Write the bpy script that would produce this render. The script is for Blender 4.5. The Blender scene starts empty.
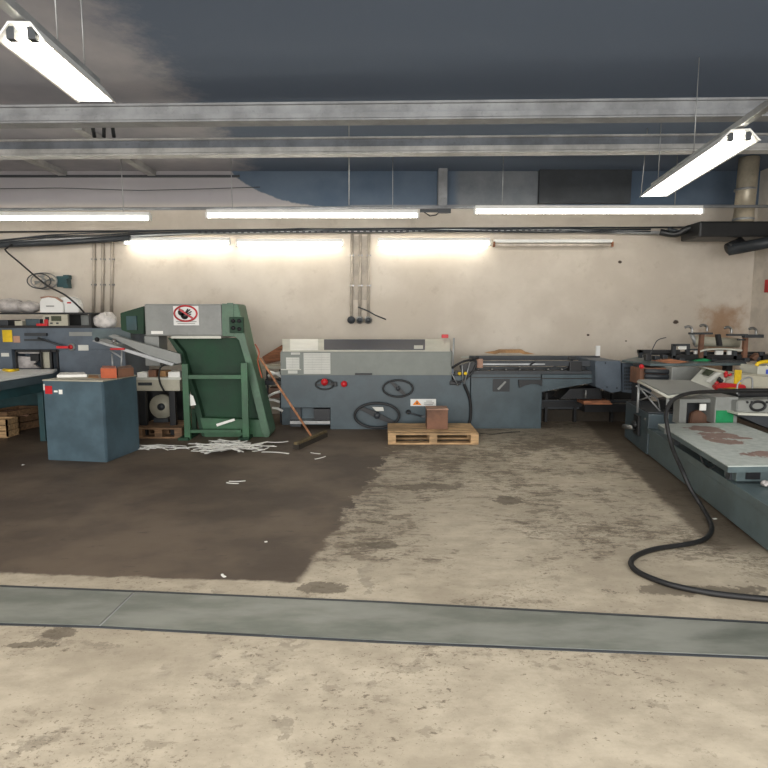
import bpy, bmesh, math, random
from mathutils import Vector, Matrix
random.seed(7)
R = math.radians
S = bpy.context.scene
COL = S.collection
# ------------------------------------------------------------------ camera, world, exposure
F_PX = 577.0; CAM_H = 1.6; PITCH = R(6.5)
cam_d = bpy.data.cameras.new('camera'); cam = bpy.data.objects.new('camera', cam_d); COL.objects.link(cam)
cam.location = (0, 0, CAM_H); cam.rotation_euler = (R(90) - PITCH, 0, 0)
cam_d.sensor_width = 36; cam_d.lens = 36 * F_PX / 768; cam_d.clip_start = .05
S.camera = cam
w = bpy.data.worlds.new('world'); S.world = w; w.use_nodes = True
w.node_tree.nodes['Background'].inputs[0].default_value = (.92, .95, 1.0, 1)
w.node_tree.nodes['Background'].inputs[1].default_value = .5
S.view_settings.view_transform = 'Standard'; S.view_settings.look = 'None'
S.view_settings.gamma = 1; S.view_settings.exposure = 0.2; S.view_settings.use_curve_mapping = False
# rows of ceiling lamps over the camera's side of the hall
TUBE = 16.0
def area(name, loc, sx, sy, power, col=(1, .97, .92), rot=(0, 0, 0)):
    l = bpy.data.lights.new(name, 'AREA'); l.shape = 'RECTANGLE'; l.size = sx; l.size_y = sy; l.energy = power; l.color = col
    o = bpy.data.objects.new(name, l); COL.objects.link(o); o.location = loc; o.rotation_euler = rot
    return o
area('ceiling_lamp_row_light', (0, 1.2, 3.6), 8, .3, 105)
area('ceiling_lamp_row_light', (0, -2.0, 3.6), 8, .3, 80)
area('rear_fill_light', (-1, -4.9, 2.0), 12, 3.2, 860, (1, .98, .95), (R(90), 0, 0))  # unseen fill light added behind the camera to brighten fronts and ceiling

# ------------------------------------------------------------------ pixel -> world
def ray(px, py):
    a = (px - 384) / F_PX; b = (384 - py) / F_PX
    return Vector((a, math.cos(PITCH) + b * math.sin(PITCH), -math.sin(PITCH) + b * math.cos(PITCH)))
def D(px, py, Y):                       # point at distance Y from the camera's wall-parallel plane
    r = ray(px, py); return Vector((0, 0, CAM_H)) + r * (Y / r.y)
def G(px, py, z=0.0):                   # point at height z
    r = ray(px, py); return Vector((0, 0, CAM_H)) + r * ((z - CAM_H) / r.z)

# ------------------------------------------------------------------ materials
def lin(c):
    return tuple(((v / 255) / 12.92 if v / 255 <= .04045 else ((v / 255 + .055) / 1.055) ** 2.4) for v in c[:3]) + (1,)
class E:
    def __init__(s, nt, k): s.nt = nt; s.k = k
    def _m(s, op, o=None, o2=None, clamp=False):
        n = s.nt.nodes.new('ShaderNodeMath'); n.operation = op; n.use_clamp = clamp
        for i, v in enumerate((s, o, o2)):
            if v is None: continue
            if isinstance(v, E): s.nt.links.new(v.k, n.inputs[i])
            else: n.inputs[i].default_value = v
        return E(s.nt, n.outputs[0])
    def __add__(s, o): return s._m('ADD', o)
    def __sub__(s, o): return s._m('SUBTRACT', o)
    def __mul__(s, o): return s._m('MULTIPLY', o)
    def max(s, o): return s._m('MAXIMUM', o)
    def min(s, o): return s._m('MINIMUM', o)
    def inv(s): return (s * -1) + 1
    def step(s, a, b):
        n = s.nt.nodes.new('ShaderNodeMapRange'); n.interpolation_type = 'SMOOTHSTEP'
        s.nt.links.new(s.k, n.inputs[0]); n.inputs[1].default_value = a; n.inputs[2].default_value = b
        return E(s.nt, n.outputs[0])
class Mat:
    def __init__(s, name, rough=.6, metal=0.0, spec=.5):
        s.m = bpy.data.materials.new(name); s.m.use_nodes = True; s.nt = s.m.node_tree
        s.b = s.nt.nodes['Principled BSDF']
        s.b.inputs['Roughness'].default_value = rough; s.b.inputs['Metallic'].default_value = metal
        s.b.inputs['Specular IOR Level'].default_value = spec
        tc = s.nt.nodes.new('ShaderNodeTexCoord'); s.co = tc.outputs['Object']
        sp = s.nt.nodes.new('ShaderNodeSeparateXYZ'); s.nt.links.new(s.co, sp.inputs[0])
        s.x, s.y, s.z = (E(s.nt, sp.outputs[i]) for i in range(3))
    def noise(s, scale, detail=4, rough=.6, vec=(1, 1, 1), off=(0, 0, 0)):
        mp = s.nt.nodes.new('ShaderNodeMapping'); mp.inputs['Scale'].default_value = vec; mp.inputs['Location'].default_value = off
        s.nt.links.new(s.co, mp.inputs[0])
        n = s.nt.nodes.new('ShaderNodeTexNoise'); n.inputs['Scale'].default_value = scale
        n.inputs['Detail'].default_value = detail; n.inputs['Roughness'].default_value = rough
        s.nt.links.new(mp.outputs[0], n.inputs['Vector']); return E(s.nt, n.outputs[0])
    def mix(s, fac, a, b):
        n = s.nt.nodes.new('ShaderNodeMix'); n.data_type = 'RGBA'
        s.nt.links.new(fac.k, n.inputs[0]) if isinstance(fac, E) else setattr(n.inputs[0], 'default_value', fac)
        for i, v in ((6, a), (7, b)):
            if isinstance(v, tuple): n.inputs[i].default_value = lin(v)
            else: s.nt.links.new(v, n.inputs[i])
        return n.outputs[2]
    def color(s, k): s.nt.links.new(k, s.b.inputs['Base Color'])
    def rough(s, e): s.nt.links.new(e.k, s.b.inputs['Roughness'])
    def bump(s, e, st=.2, d=.01):
        n = s.nt.nodes.new('ShaderNodeBump'); n.inputs['Strength'].default_value = st; n.inputs['Distance'].default_value = d
        s.nt.links.new(e.k, n.inputs['Height']); s.nt.links.new(n.outputs[0], s.b.inputs['Normal'])
def mul(c, k): return tuple(min(255, v * k) for v in c)
def paint(name, c, rough=.5, metal=0.0, var=.12, scale=3.0, dirt=.25, bump=0.0):
    M = Mat(name, rough, metal)
    n1 = M.noise(scale, 5); n2 = M.noise(scale * 9, 3, .7)
    base = M.mix(n1.step(.3, .7), mul(c, 1 - var), mul(c, 1 + var))
    out = M.mix((n2.step(.55, .8)) * dirt, base, mul(c, .6))
    M.color(out)
    M.rough(n1 * .25 + (rough - .12))
    if bump: M.bump(n2, bump)
    return M.m
def wood(name, c, vec=(1, 8, 8), rough=.75):
    M = Mat(name, rough)
    n = M.noise(4, 5, .65, vec); n2 = M.noise(2.5, 3)
    M.color(M.mix(n2.step(.4, .75) * .5, M.mix(n.step(.3, .7), mul(c, .75), mul(c, 1.15)), mul(c, .55)))
    M.bump(n, .3, .004); return M.m
def emit(name, c, st):
    M = Mat(name); M.b.inputs['Base Color'].default_value = lin(c)
    M.b.inputs['Emission Color'].default_value = lin(c); M.b.inputs['Emission Strength'].default_value = st
    return M.m

# concrete floor -------------------------------------------------
def floor_mat():
    M = Mat('concrete_floor', .65)
    big = M.noise(.9, 4, .6); mid = M.noise(4, 6, .7, (1, 1.6, 1)); fine = M.noise(26, 4, .75)
    streak = M.noise(5.5, 7, .72, (1, 2.6, 1), (3, 1, 0)); peel = M.noise(5.5, 9, .72, (1, 1.5, 1), (9, 4, 0)); patch = M.noise(1.3, 5, .6, (1, 1, 1), (2, 7, 0))
    base = M.mix(mid.step(.3, .7), (170, 158, 138), (198, 186, 164))
    base = M.mix(big.step(.42, .62) * .45, base, (150, 138, 118))
    base = M.mix(fine.step(.55, .75) * .35, base, (120, 110, 94))
    # bare brown patches where the paint has peeled, denser further back
    back = M.y.step(4.2, 7.6); near = M.y.step(3.62, 3.7)
    edge = (back * .085)
    pm = (peel + edge * .6 + (patch - .5) * .5 - (near.inv()) * .03).step(.56, .585)
    base = M.mix(pm * (near * .25 + .3), base, (96, 84, 68))
    base = M.mix((streak + edge * .5 + (patch - .5) * .35).step(.56, .60) * .5 * near.max(E(M.nt, near.k) * 1), base, (84, 72, 58))
    sm = M.noise(17, 6, .7, (1, 1.6, 1), (1, 2, 3)); base = M.mix((sm + (patch - .5) * .3 + edge * .4).step(.62, .65) * .7, base, (92, 79, 62))
    s2 = M.noise(38, 5, .75, (1, 1.3, 1), (4, 2, 3)); base = M.mix((s2 + (patch - .5) * .35 + edge * .3).step(.60, .64) * .6, base, (96, 82, 64))
    rn = M.noise(2.2, 7, .62, (1, 2.6, 1), (5, 5, 0)) - .5
    base = M.mix(rn._m('ABSOLUTE').step(.010, .003) * (patch.step(.42, .56)) * near * .75, base, (78, 66, 52))
    # oily grime towards the machines
    grime = (M.y + big * 2.6 - 1.3).step(6.3, 8.2)
    base = M.mix(grime * .55, base, (92, 80, 66))
    # dark coated area on the left
    p0 = G(0, 574); p1 = G(300, 583); k = (p1.y - p0.y) / (p1.x - p0.x)
    wob = M.noise(5, 6, .7) - .5
    A = (M.y - (M.x * k + (p0.y - k * p0.x)) + wob * .12).step(-.01, .03)
    q0 = G(300, 583); q1 = G(352, 509); kq = (q1.x - q0.x) / (q1.y - q0.y)
    wide = (M.y - q0.y).max(0) * .22
    Bd = (M.y * kq + (q0.x - kq * q0.y)) - M.x + wob * (wide * 1.6 + .06) + wide * .03
    B = Bd.step(-.02, .05).max(Bd.step(-1.0, .15) * (mid.step(.42, .6)) * (wide * 1.6).min(.85))
    dark = A.min(B)
    dk = M.mix(big.step(.38, .62), (78, 66, 55), (104, 90, 75))
    dk = M.mix(fine.step(.62, .8) * .3, dk, (112, 98, 84))
    dk = M.mix(streak.step(.58, .66) * .5, dk, (60, 50, 42))
    base = M.mix(dark, base, dk)
    # dark strip of dirt and painted-in shadow along the line of machines on the right
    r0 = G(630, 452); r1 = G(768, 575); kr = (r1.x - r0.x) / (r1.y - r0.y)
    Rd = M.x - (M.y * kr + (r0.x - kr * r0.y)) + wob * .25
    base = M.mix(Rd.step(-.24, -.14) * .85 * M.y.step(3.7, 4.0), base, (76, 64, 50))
    # isolated stains, and a long dark mark along the cable on the right
    for (px, py, rx, ry) in ((322, 588, .17, .07), (62, 633, .10, .05), (385, 545, .10, .06), (430, 487, .3, .14), (508, 500, .12, .12), (700, 590, .48, .07), (30, 645, .12, .03)):
        c = G(px, py)
        dx = (M.x - c.x) * (1 / rx); dy = (M.y - c.y) * (1 / ry)
        d = dx * dx + dy * dy + wob * 6 + (fine - .5) * 2.5
        base = M.mix(d.step(1.1, .7) * .7, base, (88, 78, 64))
    # cracks
    vor = M.nt.nodes.new('ShaderNodeTexVoronoi'); vor.feature = 'DISTANCE_TO_EDGE'; vor.inputs['Scale'].default_value = .6
    M.nt.links.new(M.co, vor.inputs['Vector'])
    cr = (E(M.nt, vor.outputs[0]) + wob * .22)
    base = M.mix((cr.step(.012, .004)) * (mid.step(.45,.6)) * .4 * dark.inv(), base, (84, 74, 62))
    M.color(base)
    M.rough((dark * -.06) + .62 + mid * .15)
    M.bump(mid + fine * .3 - pm * .4, .25, .01)
    return M.m
def wall_mat():
    M = Mat('plaster_wall', .9)
    big = M.noise(.8, 5, .6); mid = M.noise(3, 6, .7); fine = M.noise(18, 4, .7)
    c = M.mix(big.step(.35, .68), (192, 182, 168), (210, 201, 188))
    c = M.mix(mid.step(.56, .74) * .35, c, (158, 144, 126))
    c = M.mix(fine.step(.6, .8) * .2, c, (140, 128, 112))
    # damp brown stain below the lamps on the right
    s = D(722, 318, 9.6); d = ((M.x - s.x) * 1.1)._m('ABSOLUTE').max((M.z - s.z) * 1.9) + (mid - .5) * .9
    c = M.mix(d.step(.55, .1) * .8, c, (146, 110, 76))
    for (px, py, r) in ((676, 322, .055), (626, 341, .02), (588, 335, .03), (620, 262, .04), (672, 228, .03)):
        s = D(px, py, 9.6); dd = ((M.x - s.x) * (M.x - s.x) + (M.z - s.z) * (M.z - s.z) * 2)._m('SQRT') + (fine - .5) * r
        c = M.mix(dd.step(r, r * .6), c, (70, 58, 50))
    # dark blue area on the upper wall with a rounded ragged left end
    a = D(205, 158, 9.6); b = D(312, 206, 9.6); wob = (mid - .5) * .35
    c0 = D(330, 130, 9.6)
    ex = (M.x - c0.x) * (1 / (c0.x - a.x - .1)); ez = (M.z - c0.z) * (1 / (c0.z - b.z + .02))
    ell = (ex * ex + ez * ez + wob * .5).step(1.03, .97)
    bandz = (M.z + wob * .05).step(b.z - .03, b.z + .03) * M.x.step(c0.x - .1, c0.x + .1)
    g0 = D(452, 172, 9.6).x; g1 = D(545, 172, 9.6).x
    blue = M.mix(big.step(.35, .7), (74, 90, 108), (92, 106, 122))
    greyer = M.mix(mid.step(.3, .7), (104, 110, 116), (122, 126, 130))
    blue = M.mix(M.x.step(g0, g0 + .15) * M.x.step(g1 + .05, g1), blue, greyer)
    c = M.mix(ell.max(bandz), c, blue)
    # grey-lilac tone on the rest of the upper wall
    up = M.z.step(3.30, 3.5) * (ell.max(bandz)).inv()
    c = M.mix(up * .8, c, (146, 145, 153))
    M.color(c); M.bump(mid + fine * .4, .3, .01); return M.m
def ceil_mat():
    M = Mat('ceiling_concrete', .9)
    big = M.noise(.7, 5, .6); mid = M.noise(4, 5, .7)
    c = M.mix(big.step(.35, .7), (160, 160, 168), (186, 184, 188))
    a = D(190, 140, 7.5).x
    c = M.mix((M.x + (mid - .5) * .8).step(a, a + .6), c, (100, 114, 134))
    M.color(c); M.bump(mid, .3, .01); return M.m

MT = dict(
    blue=paint('blue_grey_enamel', (66, 80, 86), .42, var=.10, dirt=.3),
    blue2=paint('slate_enamel', (82, 92, 102), .45, var=.10, dirt=.3),
    cab=paint('teal_blue_enamel', (72, 92, 102), .45, var=.10, dirt=.25),
    base=paint('green_grey_enamel', (88, 102, 104), .4, var=.10, dirt=.4),
    grey=paint('light_grey_enamel', (134, 136, 132), .45, var=.06, dirt=.2),
    lid=paint('grey_green_enamel', (118, 123, 116), .45, var=.05, dirt=.2),
    ltop=paint('pale_grey_enamel', (196, 196, 184), .4, var=.05, dirt=.1),
    beige=paint('beige_enamel', (176, 172, 154), .5, var=.06),
    green=paint('dark_green_enamel', (27, 60, 40), .7, var=.12, dirt=.35),
    green2=paint('mid_green_enamel', (72, 104, 80), .45, var=.14, dirt=.4),
    black=paint('black_metal', (28, 29, 31), .45),
    dark=paint('dark_grey_metal', (52, 56, 60), .5),
    rubber=paint('black_rubber', (20, 20, 21), .55),
    steel=paint('bare_steel', (150, 150, 148), .35, .8, dirt=.4),
    alu=paint('galvanised_steel', (160, 162, 162), .45, .5, dirt=.4),
    beam=paint('grey_painted_beam', (136, 138, 140), .6, dirt=.4),
    webm=paint('blue_grey_beam', (118, 124, 132), .6, dirt=.4), green3=paint('post_green_enamel', (50, 92, 62), .45, var=.12, dirt=.4),
    flange=paint('pale_painted_flange', (176, 176, 174), .55, dirt=.3),
    white=paint('white_paint', (226, 226, 222), .5, var=.03, dirt=.1),
    paper=paint('paper', (238, 237, 230), .85, var=.03, dirt=.08),
    form=paint('printed_form', (206, 206, 198), .85, var=.03, dirt=.1),
    ink=paint('grey_print', (150, 150, 146), .85),
    red=paint('red_plastic', (190, 34, 40), .4), yellow=paint('yellow_plastic', (226, 190, 30), .45),
    orange=paint('orange_print', (222, 128, 30), .6), stick=paint('green_sticker', (20, 130, 78), .6),
    copper=paint('copper_foil', (176, 92, 62), .45, .3, dirt=.4), rust=paint('rusty_brown_metal', (110, 78, 60), .7, var=.2, dirt=.5),
    rusttop=paint('worn_pinkish_metal', (160, 124, 104), .6, var=.15), card=wood('brown_cardboard', (172, 132, 88), (1, 1, 1)),
    pine=wood('pallet_pine', (190, 156, 114)), oldwood=wood('old_grey_wood', (130, 100, 72)), plank=wood('reddish_plank', (150, 98, 68)),
    stickw=wood('broom_stick_wood', (170, 118, 84), (6, 6, 1)), headw=wood('broom_head_wood', (104, 90, 62), (6, 6, 1)), bristle=paint('dark_bristles', (52, 46, 38), .9, bump=.6),
    glass=paint('smoked_plastic_window', (58, 62, 74), .5, var=.15, scale=6), dkglass=paint('dark_recess', (24, 26, 30), .4),
    teal=paint('teal_painted_box', (40, 72, 76), .5), film=paint('crumpled_plastic_film', (176, 170, 166), .3, var=.15, scale=9, bump=.8),
    pipe=paint('cream_conduit', (176, 166, 152), .6, dirt=.4), duct=paint('zinc_duct', (182, 172, 152), .4, .3, dirt=.4),
    diff=emit('lit_prismatic_diffuser', (255, 252, 244), 5.0), tube=emit('lit_fluorescent_tube', (255, 250, 238), TUBE), tube_off=paint('unlit_tube', (206, 196, 184), .3),
    bluep=paint('blue_label', (70, 90, 190), .5), lcd=paint('lcd_screen', (70, 76, 60), .25), bag=paint('white_plastic_bag', (214, 208, 202), .35, var=.1, scale=9, bump=.8),
)
def peeled():
    M = Mat('peeling_white_paint', .5)
    n = M.noise(4, 7, .65); f = M.noise(14, 4)
    c = M.mix(f.step(.3, .7), (178, 186, 180), (196, 202, 196))
    d = None
    for (x, y, rx, ry) in [((G(px, py, .5) - G(700, 450, .5)).x, (G(px, py, .5) - G(700, 450, .5)).y, a_, b_) for px, py, a_, b_ in ((702, 430, .17, .16), (716, 436, .17, .17), (726, 442, .13, .12), (760, 455, .16, .14), (738, 439, .1, .05))]:
        e = (M.x - x) * (1 / rx); g = (M.y - y) * (1 / ry); q = e * e + g * g
        d = q if d is None else d.min(q)
    n = (d + (n - .5) * 7 + (f - .5) * 2).step(1.15, 1.0)
    M.color(M.mix(n, c, M.mix(f.step(.3, .7), (138, 112, 104), (158, 132, 122)))); return M.m
MT['peel'] = peeled()
def plate():
    M = Mat('scuffed_steel_plate', .4, .1)
    n = M.noise(1.4, 5, .6, (1, 3, 1)); f = M.noise(20, 4, .7, (1, 4, 1))
    c = M.mix(n.step(.35, .68), (100, 104, 95), (138, 139, 130))
    M.color(M.mix(f.step(.6, .8) * .4, c, (160, 160, 150))); M.rough(n * .3 + .2); M.bump(f, .1, .003); return M.m
MT['plate'] = plate()

# ------------------------------------------------------------------ mesh building
def tag(o, label=None, cat=None, group=None, kind=None):
    if label: o['label'] = label
    if cat: o['category'] = cat
    if group: o['group'] = group
    if kind: o['kind'] = kind
    return o
class MB:
    def __init__(s, M=None): s.bm = bmesh.new(); s.M = M; s.mi = 0
    def _new(s, verts, faces, smooth=False):
        vs = [s.bm.verts.new(s.M @ Vector(v) if s.M else Vector(v)) for v in verts]
        for f in faces:
            try:
                F = s.bm.faces.new([vs[i] for i in f]); F.smooth = smooth; F.material_index = s.mi
            except ValueError: pass
        return vs
    def box(s, x0, x1, y0, y1, z0, z1, bev=0.0):
        if x0 > x1: x0, x1 = x1, x0
        if y0 > y1: y0, y1 = y1, y0
        if z0 > z1: z0, z1 = z1, z0
        vs = s._new([(x0, y0, z0), (x1, y0, z0), (x1, y1, z0), (x0, y1, z0), (x0, y0, z1), (x1, y0, z1), (x1, y1, z1), (x0, y1, z1)],
                    [(0, 3, 2, 1), (4, 5, 6, 7), (0, 1, 5, 4), (1, 2, 6, 5), (2, 3, 7, 6), (3, 0, 4, 7)])
        if bev:
            es = list({e for v in vs for e in v.link_edges})
            bmesh.ops.bevel(s.bm, geom=es, offset=bev, segments=2, affect='EDGES', profile=.6)
        return s
    def pb(s, px0, py0, px1, py1, Y, d, bev=0.0):
        a = D(px0, py0, Y); b = D(px1, py1, Y); c = D((px0 + px1) / 2, py0, Y)
        return s.box(a.x, b.x, Y, Y + d, b.z, a.z, bev)
    def prism(s, pts, vec, bev=0.0):              # polygon of 3-D points swept along vec
        n = len(pts); vec = Vector(vec); P = [Vector(p) for p in pts]
        Q = P + [p + vec for p in P]
        vs = s._new(Q, [tuple(range(n)), tuple(range(2 * n - 1, n - 1, -1))] + [(i, i + n, (i + 1) % n + n, (i + 1) % n) for i in range(n)])
        if bev:
            es = list({e for v in vs for e in v.link_edges}); bmesh.ops.bevel(s.bm, geom=es, offset=bev, segments=2, affect='EDGES')
        return s
    def pp(s, pix, Y, d, bev=0.0): return s.prism([D(x, y, Y) for x, y in pix], (0, d, 0), bev)
    def tube(s, pts, r, n=8, caps=True, closed=False):
        P = [Vector(p) for p in pts]; rings = []; m = len(P)
        prev = None
        for i, p in enumerate(P):
            if closed: t = P[(i + 1) % m] - P[i - 1]
            else: t = P[min(i + 1, m - 1)] - P[max(i - 1, 0)]
            t.normalize()
            if prev is None:
                a = Vector((0, 0, 1)) if abs(t.z) < .9 else Vector((1, 0, 0))
                u = t.cross(a).normalized()
            else: u = (prev - t * prev.dot(t)).normalized()
            prev = u; v = t.cross(u); rr = r[i] if isinstance(r, (list, tuple)) else r
            rings.append([p + (u * math.cos(2 * math.pi * k / n) + v * math.sin(2 * math.pi * k / n)) * rr for k in range(n)])
        V = [q for g in rings for q in g]; Fs = []
        for i in range(m if closed else m - 1):
            for k in range(n):
                a = i * n + k; b = i * n + (k + 1) % n; j = (i + 1) % m
                Fs.append((a, b, j * n + (k + 1) % n, j * n + k))
        if caps and not closed: Fs += [tuple(range(n))[::-1], tuple(range((m - 1) * n, m * n))]
        s._new(V, Fs, True); return s
    def cyl(s, a, b, r, n=20, r2=None):
        a = Vector(a); b = Vector(b); s.tube([a, b], [r, r if r2 is None else r2], n)
        return s
    def ring(s, c, R_, r, normal=(0, 1, 0), n=40, sx=1, sz=1):
        nrm = Vector(normal).normalized(); a = Vector((1, 0, 0)); a = (a - nrm * a.dot(nrm)).normalized(); b = nrm.cross(a)
        return s.tube([Vector(c) + a * math.cos(2 * math.pi * i / n) * R_ * sx + b * math.sin(2 * math.pi * i / n) * R_ * sz for i in range(n)], r, 8, closed=True)
    def blob(s, c, rx, ry, rz, amp=.15, seed=0, n=14):
        rnd = random.Random(seed); V = []; Fs = []; ph = [rnd.uniform(0, 6) for _ in range(6)]
        for i in range(n + 1):
            th = math.pi * i / n
            for k in range(n * 2):
                f = math.pi * k / n
                q = 1 + amp * (math.sin(3 * f + ph[0]) * math.sin(2 * th + ph[1]) + .6 * math.sin(7 * f + ph[2]) * math.sin(5 * th + ph[3])) + rnd.uniform(-amp, amp) * .3 * math.sin(th)
                V.append((c[0] + rx * q * math.sin(th) * math.cos(f), c[1] + ry * q * math.sin(th) * math.sin(f), c[2] + rz * q * math.cos(th)))
        m = n * 2
        for i in range(n):
            for k in range(m): Fs.append((i * m + k, (i + 1) * m + k, (i + 1) * m + (k + 1) % m, i * m + (k + 1) % m))
        s._new(V, Fs, True); bmesh.ops.remove_doubles(s.bm, verts=s.bm.verts[:], dist=1e-5); return s
    def build(s, name, mat, parent=None):
        bm = s.bm
        bmesh.ops.recalc_face_normals(bm, faces=bm.faces[:])
        if parent is None:
            xs = [v.co.x for v in bm.verts]; ys = [v.co.y for v in bm.verts]; zs = [v.co.z for v in bm.verts]
            org = Vector(((min(xs) + max(xs)) / 2, (min(ys) + max(ys)) / 2, min(zs)))
        else: org = Vector(parent['_org'])
        for v in bm.verts: v.co -= org
        me = bpy.data.meshes.new(name); bm.to_mesh(me); bm.free()
        for m in (mat if isinstance(mat, (list, tuple)) else [mat]): me.materials.append(MT[m] if isinstance(m, str) else m)
        o = bpy.data.objects.new(name, me); COL.objects.link(o)
        if parent is None: o.location = org
        else: o.parent = parent
        o['_org'] = org[:]
        return o
def thing(name, loc, label, cat, group=None):
    o = bpy.data.objects.new(name, None); COL.objects.link(o); o.location = loc; o['_org'] = tuple(loc)
    o.empty_display_size = .1
    return tag(o, label, cat, group)
def struct(name, mb, mat):
    bm = mb.bm; bmesh.ops.recalc_face_normals(bm, faces=bm.faces[:])
    me = bpy.data.meshes.new(name); bm.to_mesh(me); bm.free(); me.materials.append(mat)
    o = bpy.data.objects.new(name, me); COL.objects.link(o); o['kind'] = 'structure'; return o

# ------------------------------------------------------------------ the room
WY = 9.6; CZ = 3.95; XR = 6.05; XL = -8.2
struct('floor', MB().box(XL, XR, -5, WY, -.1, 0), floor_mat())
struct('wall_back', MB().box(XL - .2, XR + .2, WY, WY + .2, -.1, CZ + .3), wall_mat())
struct('wall_right', MB().box(XR, XR + .2, 1.0, WY, -.1, CZ + .3), paint('side_wall_plaster', (206, 198, 186), .9, var=.06))
struct('wall_left', MB().box(XL - .2, XL, -5, WY, -.1, CZ + .3), paint('left_wall_plaster', (196, 188, 176), .9, var=.06))
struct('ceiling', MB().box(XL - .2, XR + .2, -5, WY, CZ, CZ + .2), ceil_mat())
def beam(y0, py0, py1, name, mat1, mat2):
    z1 = D(384, py0, y0).z; z0 = D(384, py1, y0).z; h = z1 - z0
    t = thing(name[0], (0, y0, z0), None, None); t['kind'] = 'structure'
    Mr = Matrix.Translation((0, y0, 0)) @ Matrix.Rotation(R(-1.6), 4, 'Z') @ Matrix.Translation((0, -y0, 0))
    MB(Mr).box(XL + .1, XR - .1, y0, y0 + .1, z0 + h * .42, z1).build('web', mat1, t)
    m = MB(Mr).box(XL + .1, XR - .1, y0 - .04, y0 + .12, z0, z0 + h * .10); m.box(XL + .1, XR - .1, y0 - .03, y0 + .12, z0 + h * .14, z0 + h * .42); m.box(XL + .1, XR - .1, y0 - .03, y0 + .11, z1 - .02, z1)
    m.build('lower_flange', mat2, t)
    return t
beam(7.0, 137, 154, ('trim_1',), 'webm', 'flange')
beam(5.7, 102, 121, ('trim_2',), 'beam', 'beam')
struct('trim_3', MB().box(XL, D(240, 176, WY).x, WY - .04, WY, D(0, 177.5, WY).z, D(0, 175.5, WY).z), MT['dark'])
# concrete downstand ribs of the ceiling
for i, (px, py) in enumerate(((60, 160), (150, 160))):
    c = D(px, 172, 9.5)
    struct('trim_%d' % (4 + i), MB().box(c.x - .06, c.x + .06, 7.3, WY, CZ - .08, CZ), MT['flange'])
c = D(443, 188, 9.4)
struct('trim_6', MB().box(c.x - .07, c.x + .07, 9.42, WY, D(443, 207, 9.42).z, CZ), MT['beam'])
c = D(566, 180, 9.4)
m = MB().box(D(545, 1, 9.5).x, D(640, 1, 9.5).x, 9.5, WY, D(0, 203, 9.5).z, D(0, 165, 9.5).z)
struct('trim_7', m, MT['dark'])

# ------------------------------------------------------------------ steel cover plates in the floor
def cover(pix, label):
    pts = [G(x, y, .001) for x, y in pix]
    o = MB().prism(pts, (0, 0, .006)).build('steel_cover_plate', 'plate'); tag(o, label, 'floor plate', 'steel plates covering the floor trench')
jt = (133, 593); jb = (99, 626)
cover([(-120, 583), jt, jb, (-120, 620)], 'short grey steel cover plate in the floor, left of the slanted joint')
cover([(135, 593), (384, 604), (860, 630), (860, 661), (384, 641), (101, 626.5)], 'long grey-green steel cover plate in the floor, running right from the slanted joint')

up = [(-120, 582.3), (133, 592.3), (384, 603.3), (860, 629)]; lo = [(-120, 620.5), (99, 626.5), (384, 641.6), (860, 661.6)]
def floor_trim(name, pts, w_, mat):
    P = [G(x, y, .0005) for x, y in pts]; m = MB()
    for a, b in zip(P, P[1:]): m.prism([a, b, b + Vector((0, w_, 0)), a + Vector((0, w_, 0))], (0, 0, .004))
    return struct(name, m, MT[mat])
floor_trim('trim_8', up, .018, 'dark'); floor_trim('trim_9', lo, -.016, 'dark'); floor_trim('trim_10', [(x, y - .3) for x, y in lo], .018, 'alu')
jj = MB().prism([G(x, y, .0075) for x, y in ((133, 593), (134.6, 593), (100.6, 626), (99, 626))], (0, 0, .001)); struct('trim_11', jj, MT['alu'])
# ------------------------------------------------------------------ lamps
def batten(px0, px1, py, Y, label, lit=True, z_=None, housing=.05, drop=False, group=None):
    a = D(px0, py, Y); b = D(px1, py, Y); zc = (a.z + b.z) / 2
    t = thing('fluorescent_lamp', (0.5 * (a.x + b.x), Y, zc), label, 'lamp', group)
    m = MB().box(a.x, b.x, Y - .03, Y + .05, zc + .035, zc + .035 + housing, .006)
    m.build('housing', 'white', t)
    for e in (a.x, b.x):
        MB().box(e - .015, e + .015, Y - .035, Y + .035, zc - .03, zc + .05, .006).build('end_cap', 'white' if lit else 'plank', t)
    m = MB().cyl((a.x + .02, Y, zc), (b.x - .02, Y, zc), .022, 12)
    m.build('tube', 'tube' if lit else 'tube_off', t)
    if drop:
        for k in (.12, .88):
            x = a.x + (b.x - a.x) * k
            MB().cyl((x, Y + .01, zc + .08), (x, Y + .01, CZ), .006, 6).build('suspension_rod', 'alu', t)
    return t
HG = 'fluorescent lamps hanging in a row before the back wall'
for (p0, p1, py, lb) in ((-70, 150, 218.5, 'long lit fluorescent lamp hanging at the left edge, first of the hanging row'),
                     (207, 418, 216, 'long lit fluorescent lamp hanging in the middle of the hanging row'),
                     (475, 702, 212, 'long lit fluorescent lamp hanging on the right of the row, above the unlit wall lamp')):
    batten(p0, p1, py, 8.2, lb, drop=True, group=HG)
WG = 'fluorescent lamps fixed along the back wall'
batten(125, 230, 243, 9.45, 'lit wall lamp nearest the three left conduits on the back wall', group=WG)
batten(237, 343, 244.5, 9.45, 'lit wall lamp just left of the central bundle of conduits', group=WG)
batten(378, 490, 243.5, 9.45, 'lit wall lamp just right of the central bundle of conduits', group=WG)
batten(494, 612, 245, 9.45, 'unlit wall lamp with a reddish end, rightmost on the back wall', lit=False, group=WG)
def lamp_bar(c, L, label, group):             # long bar in the hanging row: junction box between lamps
    pass
t = thing('junction_box', D(440, 211, 8.2), 'small dark connector box with cable at the right end of the middle hanging lamp', 'electrical box')
m = MB().pb(420, 209, 438, 212, 8.18, .05, .004); m.pb(438, 208.5, 451, 213, 8.17, .07, .006); m.build('casing', 'dark', t)
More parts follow.
